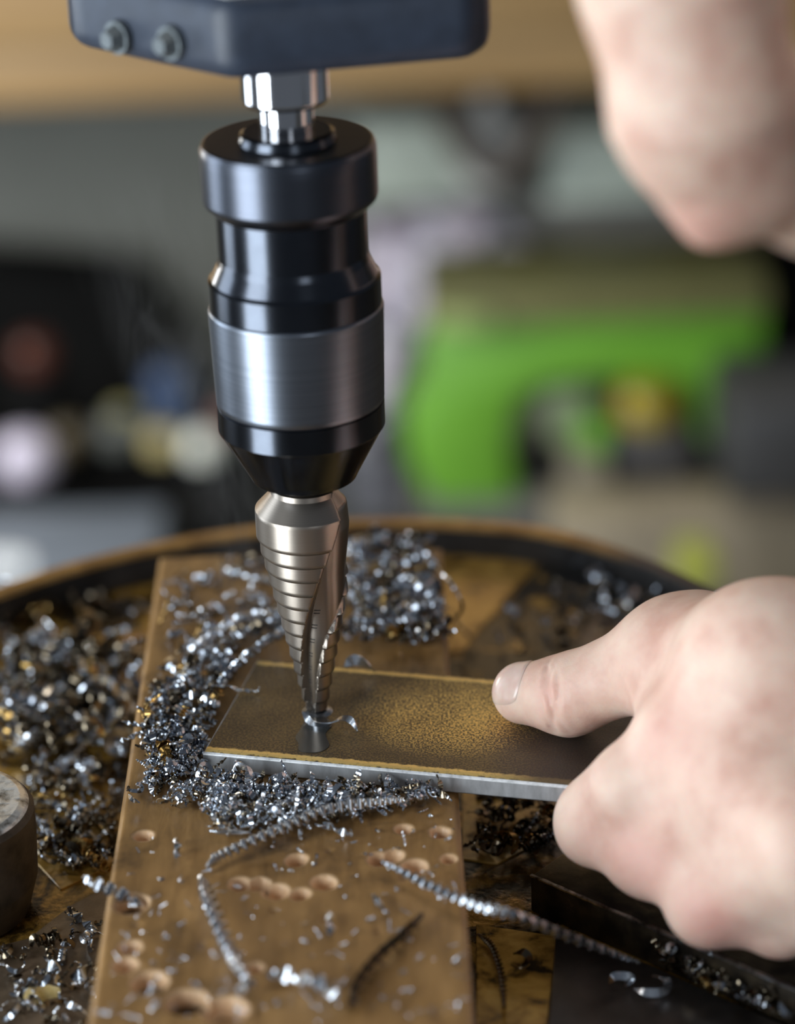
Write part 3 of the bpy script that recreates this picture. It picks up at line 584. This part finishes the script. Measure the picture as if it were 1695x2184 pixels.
def heap(name, regions, z0, mats, label, indiv, weights=None, longs=.3):
    """regions: (polygon in photo points on level z0, count, pile height, size, place); 'indiv' chips become objects of their own, the rest one heap of stuff"""
    vs_ = []; fs_ = []; nv = 0; mi = []; tot = sum(r[1] for r in regions)
    for poly, cnt, hh, size, place in regions:
        ni = int(round(indiv*cnt/tot))
        for c in range(cnt):
            for _ in range(30):
                x, y = pick(poly); p = V(x, y, z0)
                if z0 < -.02 or not onbar(p): break
            k = random.randrange(len(TEM)) if random.random() > longs else random.choice(LONG); s = size*random.uniform(.6, 1.25); top = c < ni
            mt = random.choices(range(len(mats)), weights)[0]; R3 = rotm(.7 if hh else .35); tv, tf = TEM[k][1]
            if top: s *= 1.22
            tw = tv*s @ np.array(R3).T; z = z0+.0002-tw[:, 2].min()+(hh*(random.uniform(.45, .9) if top else random.uniform(0, .85)) if hh else 0)
            if top:
                o = bpy.data.objects.new('metal_chip', tmesh(k, mats[mt])); COL.objects.link(o)
                o.matrix_world = Matrix.Translation((p[0], p[1], z)) @ R3.to_4x4() @ Matrix.Scale(s, 4)
                shp = {'curl': 'curled', 'coil': 'coiled', 'twist': 'twisted'}[TEM[k][0]]
                tag(o, 'small %s %s steel chip %s' % (LOOK[mats[mt]], shp, place), 'metal chip', '%s %s chips %s' % (LOOK[mats[mt]], shp, place))
            else:
                vs_.append(tw+np.array([p[0], p[1], z])); fs_ += [tuple(i+nv for i in q_) for q_ in tf]; nv += len(tv); mi += [mt]*len(tf)
    me = bpy.data.meshes.new(name); me.from_pydata(np.vstack(vs_).tolist(), [], fs_); me.update()
    for m in mats: me.materials.append(M[m])
    me.polygons.foreach_set('material_index', mi); me.polygons.foreach_set('use_smooth', [True]*len(me.polygons)); me.set_sharp_from_angle(angle=math.radians(50))
    o = bpy.data.objects.new(name, me); COL.objects.link(o); tag(o, label, 'metal chips', None, 'stuff')
A1 = [(440, 1470), (470, 1400), (540, 1340), (610, 1300), (640, 1350), (520, 1375), (480, 1450), (430, 1610), (420, 1680), (330, 1660), (300, 1600), (330, 1490), (400, 1440)]
A2 = [(350, 1350), (370, 1230), (480, 1190), (600, 1180), (620, 1300), (540, 1340), (450, 1420), (350, 1440)]
A3 = [(735, 1180), (830, 1160), (900, 1170), (935, 1250), (955, 1330), (950, 1385), (720, 1372), (725, 1250)]
heap('swarf_heap', [(A1, 470, .0038, 1.05, "heaped on the board around the bar's left end"), (A2, 120, 0, 1.1, 'spread over the far left of the board'), (A3, 300, .0032, 1.3, 'heaped behind the bar right of the drill')], ZB, ['chip', 'chip_bright', 'chip_gold', 'chip_oily'], 'dense heap of grey steel swarf on the board behind and left of the bar', 130, [.60, .10, .08, .22])
B1 = [(430, 1655), (560, 1680), (740, 1690), (900, 1695), (960, 1710), (860, 1730), (700, 1760), (560, 1790), (450, 1790), (440, 1730), (400, 1690)]
B2 = [(270, 1690), (330, 1610), (430, 1650), (450, 1730), (400, 1740), (320, 1720)]
heap('swarf_heap', [(B1, 480, .0030, .95, "banked along the bar's front edge"), (B2, 60, 0, 1.0, "scattered on the board before the bar's left corner")], ZB, ['chip', 'chip_bright', 'chip_oily'], 'loose band of grey steel swarf along the front edge of the bar', 70, [.62, .13, .25])
B3 = [(300, 1780), (440, 1830), (560, 1790), (760, 1720), (960, 1720), (990, 1900), (1005, 2184), (220, 2184), (250, 1900)]
heap('swarf_dust', [(B3, 190, 0, .42, 'as a crumb on the front of the board')], ZB, ['chip', 'chip_bright'], 'fine sprinkle of tiny bright steel crumbs over the front of the board', 45, [.5, .5])
C1 = [(0, 1440), (110, 1400), (200, 1430), (300, 1410), (290, 1520), (265, 1610), (150, 1620), (0, 1610)]
C2 = [(0, 1270), (150, 1240), (300, 1300), (300, 1400), (120, 1350), (0, 1390)]
C3 = [(60, 1640), (260, 1640), (230, 1860), (90, 1860)]
heap('swarf_heap', [(C1, 300, .008, 2.0, 'in the big heap left of the board'), (C2, 34, .001, 1.6, 'on the table behind the big left heap'), (C3, 150, .001, 1.2, 'on the table between pipe stub and board')], ZF+.0007, ['chip', 'chip_gold', 'chip_oily', 'chip_bright'], 'big dark and silver heap of curled swarf on the table left of the board', 70, [.38, .10, .47, .05], .75)
D1 = [(0, 2010), (150, 1960), (215, 1930), (205, 2184), (0, 2184)]
heap('swarf_dust', [(D1, 70, 0, .95, 'on the rusty plate at bottom left')], ZF+.002, ['chip', 'chip_bright', 'chip_oily'], 'scattered silver chips on the rusty plate in the bottom left corner', 20, [.5, .2, .3])
E1 = [(1000, 1700), (1150, 1700), (1200, 1760), (1180, 1820), (1010, 1830)]
E2 = [(1150, 1240), (1400, 1260), (1380, 1330), (1150, 1410), (1030, 1390)]
E3 = [(1400, 2040), (1480, 2060), (1690, 2170), (1690, 2184), (1560, 2150), (1400, 2065)]
heap('swarf_heap', [(E1, 110, .002, 1.15, 'on the table under the overhanging bar'), (E2, 45, .001, 1.1, 'on the black sheet behind the thumb'), (E3, 70, .004, 1.15, 'in the groove beside the dark slab')], ZF+.003, ['chip_oily', 'chip', 'chip_gold'], 'black oily ringlets of swarf on the table right of the board', 40, [.72, .2, .08])
# --- long single strands
def strand(pts, wd, th, turns_per_mm, label, mat='chip', n_=None, phase=0., name='swarf_strand', taper=True):
    p = np.array([V(x, y, z) for x, y, z in pts]); L = np.linalg.norm(np.diff(p, axis=0), axis=1).sum()*1000
    n_ = n_ or int(max(30, L*turns_per_mm*14)); path = catmull(p, n_); a, f_ = sweep_arr(path, wd, th, L*turns_per_mm, taper, phase=phase)
    return tag(mesh(name, a, f_, M[mat], None, True, 60), label, 'metal shaving')
zb = ZB
strand([(815, 1838, zb+.004), (905, 1880, zb+.005), (1000, 1922, zb+.006), (1100, 1955, zb+.004), (1230, 2005, -.020), (1365, 2055, -.034)], .0030, .0010, .14, 'long twisted steel strand running from a hole off the right edge of the board')
strand([(440, 1850, zb+.002), (480, 1822, zb+.003), (600, 1768, zb+.0048), (720, 1722, zb+.006), (860, 1706, zb+.006)], .0032, .0011, .22, 'long rope-like twisted strand lying in front of the bar', 'chip_bright')
strand([(428, 1868, zb+.003), (452, 1930, zb+.0045), (490, 2020, zb+.0045), (530, 2095, zb+.003)], .0042, .0011, .135, 'bright white twisted strand pointing at the camera on the front of the board', 'chip_bright')
strand([(505, 2120, zb+.002), (525, 2105, zb+.003), (548, 2098, zb+.002)], .003, .0006, .2, 'short bright curl at the near tip of the bright white strand', 'chip_bright')
strand([(178, 1872, zb+.004), (215, 1888, zb+.003), (255, 1905, zb+.001), (302, 1932, zb-.002)], .0036, .0010, .13, 'thick twisted strand poking into a hole at the left edge of the board')
strand([(572, 2084, zb+.002), (600, 2076, zb+.003), (640, 2088, zb+.003), (672, 2090, zb+.003), (705, 2112, zb+.003), (722, 2130, zb+.002)], .0040, .0012, .11, 'stubby bright twisted shaving near the bottom edge of the board', 'chip_bright')
strand([(745, 2150, zb+.002), (770, 2090, zb+.0025), (815, 2035, zb+.0025), (862, 1995, zb+.0025), (900, 1950, zb+.002)], .0034, .0011, .13, 'dark twisted strand on the lower right of the board', 'chip_oily')
strand([(445, 1772, zb+.003), (490, 1774, zb+.003), (530, 1776, zb+.003)], .0016, .0005, .7, 'fine threaded steel strand left of the rope-like strand')
strand([(690, 1755, zb+.002), (725, 1772, zb+.002), (752, 1782, zb+.002)], .0022, .0005, .1, 'straight bright shaving just below the rope-like strand', 'chip_bright')
strand([(795, 1908, zb+.0015), (815, 1935, zb+.002), (828, 1950, zb+.0015)], .0016, .0005, .05, 'thin straight grey shaving in the middle of the board')
strand([(700, 1945, zb+.0015), (706, 1965, zb+.002), (702, 1995, zb+.0015)], .0022, .0005, .05, 'upright grey shaving left of the dark twisted strand')
strand([(372, 1788, zb+.0015), (380, 1805, zb+.002), (376, 1832, zb+.0015)], .0022, .0005, .1, 'short bent bright shaving on the left part of the board', 'chip_bright')
# coils beside the bar
def coil_strand(pts, r, pitch, wd, label, mat='chip'):
    p = np.array([V(x, y, z) for x, y, z in pts]); L = np.linalg.norm(np.diff(p, axis=0), axis=1).sum(); turns = L/pitch; n_ = int(turns*12); c = catmull(p, n_)
    T = np.gradient(c, axis=0); T /= np.linalg.norm(T, axis=1)[:, None]; N = np.cross(T, (0, 0, 1.)); N /= np.linalg.norm(N, axis=1)[:, None]; B = np.cross(T, N); a = np.linspace(0, turns*2*math.pi, n_)
    path = c+r*(N*np.cos(a)[:, None]+B*np.sin(a)[:, None]); vv_, ff_ = sweep_arr(path, wd, .0003, 0, False, T[0]); return tag(mesh('swarf_coil', vv_, ff_, M[mat], None, True, 60), label, 'metal shaving')
coil_strand([(470, 1462, zb+.006), (500, 1425, zb+.007), (545, 1385, zb+.008), (600, 1350, zb+.008), (618, 1340, zb+.007)], .0010, .0019, .0015, 'upper curved coil of swarf hugging the far left corner of the bar', 'chip')
coil_strand([(405, 1392, zb+.005), (450, 1360, zb+.006), (510, 1322, zb+.006), (590, 1305, zb+.005)], .0011, .0021, .0016, 'straight coil of swarf lying behind the upper curved coil', 'chip_bright')
coil_strand([(480, 1215, zb+.003), (530, 1228, zb+.003), (580, 1240, zb+.003)], .0010, .0018, .0014, 'small coil of swarf left of the drill near the far end of the board')
coil_strand([(440, 1690, zb+.004), (540, 1678, zb+.004), (680, 1690, zb+.004)], .0010, .0016, .0013, 'dark coil of swarf tucked along the front edge of the bar', 'chip')
coil_strand([(90, 1790, ZF+.003), (140, 1805, ZF+.003), (190, 1822, ZF+.003), (232, 1858, ZF+.003)], .0014, .0030, .0012, 'golden brown coil on the table between pipe stub and board', 'chip_gold')
coil_strand([(268, 1390, ZF+.008), (262, 1480, ZF+.008), (250, 1590, ZF+.008)], .0030, .0036, .0030, 'fat silver coil standing in the heap against the left side of the board', 'chip')
strand([(905, 1185, zb+.003), (945, 1225, zb+.008), (975, 1265, zb+.006), (985, 1300, zb), (960, 1330, zb-.006)], .0011, .0005, .03, 'thin grey wire of swarf arching over the right edge of the board')
strand([(960, 1300, ZF+.005), (975, 1330, ZF+.008), (1010, 1365, ZF+.004)], .0016, .0006, .05, 'thick black bent strand on the table right of the board', 'chip_oily')
strand([(452, 1462, .0035), (490, 1464, .0028), (505, 1470, .0016), (528, 1473, .0010), (548, 1474, .0010), (553, 1466, .0028)], .0010, .0004, .12, 'thin wavy steel hair lying on the left end of the bar', 'chip_bright')
strand([(645, 1518, .0030), (655, 1532, .0016), (672, 1545, .0008), (700, 1544, .0012), (730, 1532, .0028), (750, 1538, .0026), (762, 1560, .0010)], .0021, .0004, .035, 'fresh white curl of steel at the tip of the step drill', 'chip_bright', 60)
strand([(735, 1422, .0045), (755, 1408, .0060), (775, 1415, .0050), (798, 1432, .0020)], .0034, .0004, .04, 'glossy bent chip on the bar just right of the drill', 'chip_bright', 40)
strand([(255, 1580, zb+.002), (275, 1575, zb+.003), (298, 1563, zb+.002)], .0016, .0004, .12, 'bright shaving sticking out over the left edge of the board', 'chip_bright')
strand([(275, 1695, zb+.001), (282, 1705, zb+.0025), (298, 1712, zb+.002)], .0012, .0004, .05, 'small hooked grey shaving at the left edge of the board')
strand([(145, 1935, ZF+.005), (175, 1960, ZF+.005), (205, 1990, ZF+.004)], .0026, .0005, .10, 'silver shaving leaning on the left side of the board')
strand([(95, 2068, ZF+.004), (112, 2060, ZF+.006), (128, 2078, ZF+.004), (118, 2100, ZF+.004)], .0030, .0004, .05, 'shiny curled silver shaving beside the yellow chip', 'chip_bright')
strand([(150, 2082, ZF+.004), (175, 2078, ZF+.005), (192, 2062, ZF+.005)], .0034, .0005, .05, 'leaf-shaped silver shaving touching the board at bottom left')
strand([(140, 2140, ZF+.004), (160, 2148, ZF+.005), (188, 2162, ZF+.004)], .0018, .0005, .05, 'narrow silver shaving near the bottom frame edge', 'chip_bright')
n = NT('yellow_chip'); n.set(Base_Color=n.ramp(n.noise(n.coord(), 300), [(.3, (.55, .40, .12)), (.7, (.78, .66, .36))]), Roughness=.5); M['yellow'] = n.m
strand([(58, 2110, ZF+.005), (72, 2122, ZF+.004), (98, 2122, ZF+.003), (128, 2110, ZF+.004)], .0050, .0006, .015, 'pale yellow flat chip on the rusty plate at bottom left', 'yellow', 30)
strand([(1300, 2098, ZF+.004), (1312, 2082, ZF+.006), (1345, 2085, ZF+.005), (1335, 2105, ZF+.003)], .0022, .0004, .03, 'open silver ringlet on the dark grey plate, left one of two')
strand([(1350, 2110, ZF+.003), (1385, 2118, ZF+.003), (1418, 2112, ZF+.004), (1420, 2090, ZF+.007), (1392, 2082, ZF+.006)], .0024, .0004, .03, 'open silver ringlet on the dark grey plate, right one of two', 'chip_bright')
strand([(1095, 2034, ZF+.003), (1115, 2030, ZF+.005), (1128, 2045, ZF+.004), (1108, 2064, ZF+.003), (1090, 2058, ZF+.003)], .0022, .0004, .02, 'black ring-shaped curl on the golden part of the table', 'chip_oily')
strand([(1020, 1992, ZF+.003), (1050, 2020, ZF+.003), (1070, 2080, ZF+.003), (1075, 2150, ZF+.003)], .0020, .0006, .3, 'black twisted strand on the golden table beside the board', 'chip_oily')
for i, (x, y) in enumerate([(1238, 1195), (1282, 1232), (1322, 1255), (1345, 1268), (1365, 1275), (1400, 1262), (1268, 1222)]):
    o = bpy.data.objects.new('metal_chip', tmesh(i % len(TEM), 'chip')); COL.objects.link(o); p = V(x, y, -.036); o.matrix_world = Matrix.Translation(p) @ rotm(.4).to_4x4() @ Matrix.Scale(1.5, 4)
    tag(o, 'silver chip lodged along the inside of the table lip behind the hand', 'metal chip', 'chips along the lip')
# ------------------------------------------------------------------ workshop behind
wood = NT('bench_wood'); f = wood.noise(wood.coord((.3, 4, 4)), 8, 5); wood.set(Base_Color=wood.ramp(f, [(.3, (.21, .125, .048)), (.7, (.33, .215, .095))]), Roughness=.5); woodm = wood.m
wood2 = NT('bench_wood_dark'); f = wood2.noise(wood2.coord((.3, 4, 4)), 8, 5); wood2.set(Base_Color=wood2.ramp(f, [(.3, (.16, .10, .045)), (.7, (.26, .17, .075))]), Roughness=.5)
def px_prism(name, px, yw, depth, mat, parent=None, bev=.004):
    pts = [(W(yw, x, y)[0], W(yw, x, y)[2]) for x, y in px]; return bmobj(name, prism_bm(pts, yw, yw+depth, 'y', bev), mat, parent)
bench = empty('workbench', (0, 1.75, FLOOR)); tag(bench, 'wooden workbench with a thick yellowish brown front, far behind the drill', 'workbench')
zb1 = W(1.5, 600, 222)[2]
bmobj('top', box_bm(-1.6, 1.6, 1.50, 2.04, zb1+.055, zb1+.16, .006), woodm, bench)
bmobj('front_rail', box_bm(-1.6, 1.6, 1.515, 1.55, zb1, zb1+.054, .006), woodm, bench)
for i_ in range(6): bmobj('back_plank', box_bm(-1.6, 1.6, 2.012, 2.042, zb1+.161+i_*.2, zb1+.357+i_*.2, .003), woodm, bench)
for x0 in (-1.5, 1.42):
    for y0 in (1.55, 1.94): bmobj('leg', box_bm(x0, x0+.08, y0, y0+.08, FLOOR, zb1+.056, .004), wood2.m, bench)
darkm = plain('black_cabinet_paint', (.006, .006, .006), .85, 0, .3, 10); darkm.node_tree.nodes['Principled BSDF'].inputs['Specular IOR Level'].default_value = .08
greyp = plain('grey_sheet_metal', (.145, .14, .125), .5, .1, .15, 6)
bluegrey = plain('blue_grey_sheet', (.15, .175, .215), .45, .1, .15, 6)
cab = px_prism('cabinet_carcass', [(-160, 560), (250, 590), (350, 740), (480, 1000), (560, 1180), (-160, 1180)], 1.93, .08, darkm)
tag(cab, 'low black cabinet in shadow behind the left side of the table', 'cabinet')
zt_ = W(1.3, 150, 1215)[2]; low = bmobj('sheet_metal_tray', box_bm(-.65, V(345, 1120, zt_)[0], V(100, 1290, zt_)[1], V(100, 1085, zt_)[1], zt_-.03, zt_, .004), bluegrey); tag(low, 'blue grey sheet metal tray below the black cabinet at far left', 'tray')
zs_ = W(1.6, 300, 1022)[2]; shelf = bmobj('shelf_board', box_bm(-.9, W(1.7, 545, 1000)[0], 1.5, 1.78, zs_-.018, zs_, .003), darkm); tag(shelf, 'low dark shelf board carrying the row of pots and cans', 'shelf')
for xs_ in (-.88, W(1.7, 545, 1000)[0]-.022): bmobj('shelf_leg', box_bm(xs_, xs_+.02, 1.52, 1.54, FLOOR, zs_-.018, .002), darkm, shelf)
def ball(name, px, py, yw, r, col, label, cat):
    c = W(yw, px, py); root = empty(name, (c[0], yw, zs_)); tag(root, label, cat); z1 = max(zs_+r*1.2, c[2]-r*.75)
    m = plain(name+'_paint_'+str(px), col, .4, 0., .08, 20)
    lathe('can', [(r*.92, z1+r*.08), (r*.97, z1), (r*.97, zs_+.003), (r*.9, zs_)], m if cat == 'bottle' else darkm, root, 40, (c[0], yw))
    lathe('cap', [(r*.35, z1+r*1.55), (r*.75, z1+r*1.40), (r, z1+r*1.05), (r*1.02, z1+r*.3), (r*.94, z1+r*.02)], m, root, 40, (c[0], yw)); return root
for a in [('spray_can', 435, 968, 1.60, .017, (.80, .82, .74), 'white can cap coloured as a blurred glint, behind the chuck, left of its nose', 'can'),  # blurred highlights painted as white, yellow and olive caps
          ('paint_pot', 350, 966, 1.62, .016, (.52, .44, .20), 'mustard pot cap coloured as a blurred glint, left of the white can', 'pot'),
          ('paint_pot', 268, 893, 1.64, .016, (.30, .275, .11), 'olive pot cap coloured as a blurred glint, above the row of cans', 'pot'),
          ('spray_can', 58, 1005, 1.55, .026, (.55, .51, .63), 'pale lilac can at the far left edge', 'can'),
          ('paint_pot', 262, 985, 1.63, .020, (.10, .108, .10), 'grey pot between lilac can and yellow pot', 'pot'),
          ('paint_pot', 150, 975, 1.63, .017, (.12, .095, .055), 'brown pot beside the pale lilac can', 'pot'),
          ('paint_pot', 490, 985, 1.66, .018, (.2, .07, .05), 'dull red pot half hidden by the chuck nose', 'pot'),
          ('paint_pot', 75, 752, 1.66, .020, (.075, .018, .009), 'dark red pot standing in the black cabinet', 'pot')]: ball(*a)
ball('bottle', 362, 815, 1.64, .021, (.03, .058, .13), 'dark blue bottle behind the knurled ring of the chuck', 'bottle')
wp = tube('white_tube', [W(1.15, -60, 1206), W(1.15, 20, 1204), W(1.15, 62, 1212)], .010, plain('white_plastic', (.72, .75, .78), .4)); tag(wp, 'white plastic tube lying at the far left beyond the table lip', 'tube')
# right half: crates, strap, rag, grey cabinet, green machine
crate = plain('pale_green_crate', (.44, .49, .43), .5, 0, .08, 8); cratein = plain('crate_shadow', (.09, .085, .075), .7)
def crate_at(px, yw, label):
    x0, z1 = W(yw, px[0], px[1])[[0, 2]]; x1, z0 = W(yw, px[2], px[3])[[0, 2]]
    root = empty('storage_crate', ((x0+x1)/2, yw+.1, z0)); tag(root, label, 'crate')
    bmobj('box', box_bm(x0, x1, yw, yw+.2, z0, z1-.012, .006), crate, root); bmobj('lid', box_bm(x0-.006, x1+.006, yw-.006, yw+.206, z1-.012, z1, .004), crate, root)
    bmobj('ledge', box_bm(x0-.004, x1+.004, yw-.004, yw+.2, z0-.006, z0+.01, .003), crate, root)
crate_at((760, 262, 985, 412), 1.78, 'pale grey green crate just right of the chuck collar')
crate_at((1175, 280, 1420, 415), 1.78, 'pale grey green crate half hidden by the elbow')
hs = tube('hose', catmull([W(1.74, 930, 215), W(1.74, 975, 300), W(1.74, 1040, 362), W(1.74, 1105, 350), W(1.74, 1165, 250), W(1.74, 1190, 190)], 40), .011, plain('brown_hose', (.10, .075, .06), .6)); tag(hs, 'brown hose hanging in a loop between the two crates', 'hose')
pc_ = W(1.80, 1040, 285); jug = empty('plastic_jug', (pc_[0], 1.80, pc_[2]-.05)); tag(jug, 'whitish plastic jug behind the hose loop', 'jug')
jm = plain('cloudy_plastic', (.55, .55, .53), .5); lathe('body', [(.012, pc_[2]+.032), (.018, pc_[2]+.026), (.034, pc_[2]+.008), (.036, pc_[2]-.03), (.03, pc_[2]-.05)], jm, jug, 40, (pc_[0], 1.80))
lathe('cap', [(.011, pc_[2]+.042), (.012, pc_[2]+.04), (.012, pc_[2]+.031)], jm, jug, 24, (pc_[0], 1.80))
z0_, z1_ = W(1.84, 1000, 640)[2], W(1.84, 1000, 425)[2]
duct = bmobj('steel_locker', box_bm(W(1.84, 780, 0)[0], 1.3, 1.84, 2.03, FLOOR, z1_, .006), greyp); tag(duct, 'grey steel locker below the crates, behind the green machine', 'locker')
# crumpled plastic sheet: a bumpy draped sheet with thickness
def crumple(name, px, yw, mat, label, cat, seed, amp=.022):
    n1, n2 = 30, 40; L, R_ = px; v = []; f = []
    for side_ in (0, 1):
        for i in range(n2):
            t = i/(n2-1); a = W(yw, *catmull([(*q_, 0) for q_ in L], 41)[int(t*40)][:2]); b = W(yw, *catmull([(*q_, 0) for q_ in R_], 41)[int(t*40)][:2])
            for j in range(n1):
                s = j/(n1-1); p = a+(b-a)*s; g = math.sin(math.pi*s)**.5*.03; nz = float(vnoise(np.array(p[0]*1.), np.array(p[2]*1.), .02, seed)+.6*vnoise(np.array(p[0]), np.array(p[2]), .009, seed+1))
                v.append((p[0], yw-(g+amp*nz*.5 if side_ == 0 else -.03*math.sin(math.pi*s)), p[2]))
    q0 = n1*n2
    for i in range(n2-1):
        for j in range(n1-1): k_ = i*n1+j; f += [(k_, k_+1, k_+n1+1, k_+n1), (q0+k_, q0+k_+n1, q0+k_+n1+1, q0+k_+1)]
    for i in range(n2-1):
        for j in (0, n1-1): k_ = i*n1+j; f.append((k_, k_+n1, q0+k_+n1, q0+k_) if j == 0 else (k_, q0+k_, q0+k_+n1, k_+n1))
    return tag(mesh(name, v, f, mat, None, True, 60), label, cat)
n = NT('crumpled_paper'); c = n.coord(); n.set(Base_Color=n.ramp(n.noise(c, 22, 3), [(.36, (.52, .42, .48)), (.5, (.62, .58, .67)), (.7, (.70, .69, .76))]), Roughness=.5); pap = n.m
crumple('plastic_bag', ([(770, 470), (765, 560), (770, 660)], [(1050, 462), (1165, 560), (1020, 665)]), 1.80, pap, 'crumpled pale lilac plastic bag right of the chuck sleeve', 'bag', 31)
crumple('rag', ([(770, 675), (780, 750), (770, 850)], [(900, 680), (880, 750), (860, 840)]), 1.77, pap, 'pale lilac rag hanging below the crumpled bag', 'rag', 41, .015)
crumple('rag', ([(730, 900), (725, 1000), (735, 1085)], [(840, 880), (850, 1000), (855, 1085)]), 1.80, plain('greyish_cloth', (.40, .40, .46), .7, 0, .15, 25), 'greyish white rag on the ground left of the green machine', 'rag', 51, .015)
green = plain('lime_green_paint', (.145, .37, .032), .38, 0, .1, 6)
gm = empty('bench_machine', (W(1.62, 1250, 1090)[0], 1.66, FLOOR)); tag(gm, 'lime green cast machine frame with a yellow knob, out of focus at right', 'machine')
px_prism('frame', [(905, 672), (1640, 640), (1628, 800), (1612, 965), (1545, 985), (1490, 930), (1462, 815), (1290, 812), (1180, 820), (1110, 850), (1085, 960), (1110, 1095), (935, 1100), (868, 985), (862, 905), (905, 860)], 1.62, .09, green, gm, .008)
px_prism('table_plate', [(905, 640), (1640, 598), (1645, 668), (905, 705)], 1.60, .14, plain('olive_plate', (.14, .135, .05), .5), gm, .004)
px_prism('label_plate', [(930, 668), (1055, 664), (1058, 700), (930, 704)], 1.592, .006, plain('pale_plate', (.28, .34, .12), .4), gm, .001)
cy_ = W(1.60, 1382, 862); lathe_m = plain('yellow_knob_paint', (.28, .21, .015), .35)
lathe('knob', [(.010, cy_[2]+.022), (.026, cy_[2]+.018), (.031, cy_[2]+.006), (.030, cy_[2]-.012), (.016, cy_[2]-.022)], lathe_m, gm, 36, (cy_[0], 1.60))
px_prism('gear_cover', [(1165, 835), (1255, 825), (1275, 905), (1245, 965), (1180, 950), (1150, 890)], 1.63, .06, plain('grey_green_cover', (.17, .21, .12), .5), gm, .006)
px_prism('foot', [(1235, 900), (1305, 905), (1300, 975), (1240, 970)], 1.61, .07, green, gm, .006)
px_prism('post', [(1212, 975), (1292, 980), (1300, 1180), (1215, 1180)], 1.60, .05, plain('tan_post', (.27, .235, .17), .6), gm, .004)
px_prism('motor', [(1320, 905), (1470, 900), (1490, 1010), (1450, 1070), (1310, 1065), (1300, 960)], 1.62, .12, plain('dark_motor', (.085, .078, .075), .5), gm, .01)
px_prism('stand', [(880, 1090), (1640, 1060), (1640, 1110), (880, 1120)], 1.60, .16, plain('shadow_stand', (.13, .125, .115), .6), gm, .004)
x0_, z2_ = W(1.52, 1530, 800)[[0, 2]]; tb = bmobj('tool_box', box_bm(x0_, x0_+.14, 1.44, 1.58, W(1.44, 1530, 1075)[2], z2_, .006), plain('charcoal_box', (.035, .035, .037), .5)); tag(tb, 'charcoal tool box right of the green machine', 'tool box')
x0_, z2_ = W(1.66, 1655, 600)[[0, 2]]; tb = bmobj('speaker_box', box_bm(x0_, x0_+.14, 1.69, 1.83, W(1.66, 1655, 800)[2], z2_, .006), darkm); tag(tb, 'black box at the right edge above the tool box', 'box')
bx_ = bmobj('floor_crate', box_bm(W(1.45, 1180, 0)[0], W(1.45, 1900, 0)[0], 1.50, 1.58, W(1.5, 1400, 1290)[2], W(1.5, 1400, 1105)[2], .006), plain('taupe_board', (.24, .20, .14), .6, 0, .35, 14)); tag(bx_, 'taupe wooden box front on the floor below the green machine', 'box')
lm = bmobj('lime_block', box_bm(W(1.3, 1470, 0)[0], W(1.3, 1560, 0)[0], 1.30, 1.36, W(1.3, 1500, 1275)[2], W(1.3, 1500, 1205)[2], .006), plain('lime_plastic', (.28, .30, .05), .5)); tag(lm, 'small lime green block just above the wrist, beyond the table', 'block')
# ------------------------------------------------------------------ thin smoke rising from the cut, drifting left
p0 = np.array([-.010, .010, .003]); p1 = W(.075, 285, 330); L_ = float(np.linalg.norm(p1-p0)); n = NT('smoke'); t = n.t
n.n.remove(n.b); out = n.n['Material Output']; vol = n.add('ShaderNodeVolumePrincipled'); vol.inputs['Color'].default_value = (.86, .84, .82, 1); vol.inputs['Anisotropy'].default_value = .2
tc = n.add('ShaderNodeTexCoord'); sx = n.add('ShaderNodeSeparateXYZ'); n.l(tc.outputs['Object'], sx.inputs[0])
rad = n.math('SQRT', n.math('ADD', n.math('MULTIPLY', sx.outputs[0], sx.outputs[0]), n.math('MULTIPLY', sx.outputs[1], sx.outputs[1])))
R_ = n.math('ADD', .008, n.math('MULTIPLY', sx.outputs[2], .15)); fall = n.math('SUBTRACT', 1., n.math('DIVIDE', rad, R_), True)
end = n.math('MULTIPLY', n.math('SUBTRACT', 1., n.math('DIVIDE', sx.outputs[2], L_), True), 2., True)
wis = n.ramp(n.noise(n.coord((1, 1, .34)), 62, 5, .62, 1.4), [(.46, (.04,)*3), (.60, (1, 1, 1))])
n.l(n.math('MULTIPLY', n.math('MULTIPLY', n.math('MULTIPLY', fall, end), wis), 11.), vol.inputs['Density']); n.l(vol.outputs[0], out.inputs['Volume'])
N_ = 24; vv = [(rr*math.cos(2*math.pi*i/N_), rr*math.sin(2*math.pi*i/N_), z) for z, rr in ((0, .0085), (L_*.5, .0085+L_*.075), (L_, .0085+L_*.15)) for i in range(N_)]
ff = [(k*N_+i, k*N_+(i+1) % N_, (k+1)*N_+(i+1) % N_, (k+1)*N_+i) for k in (0, 1) for i in range(N_)]+[tuple(range(N_))[::-1], tuple(range(2*N_, 3*N_))]
sm = mesh('smoke', vv, ff, n.m); sm.location = p0; sm.rotation_euler = Vector(p1-p0).to_track_quat('Z', 'Y').to_euler(); tag(sm, 'thin grey wisps of smoke drifting up and left from the drilled hole', 'smoke', None, 'stuff')
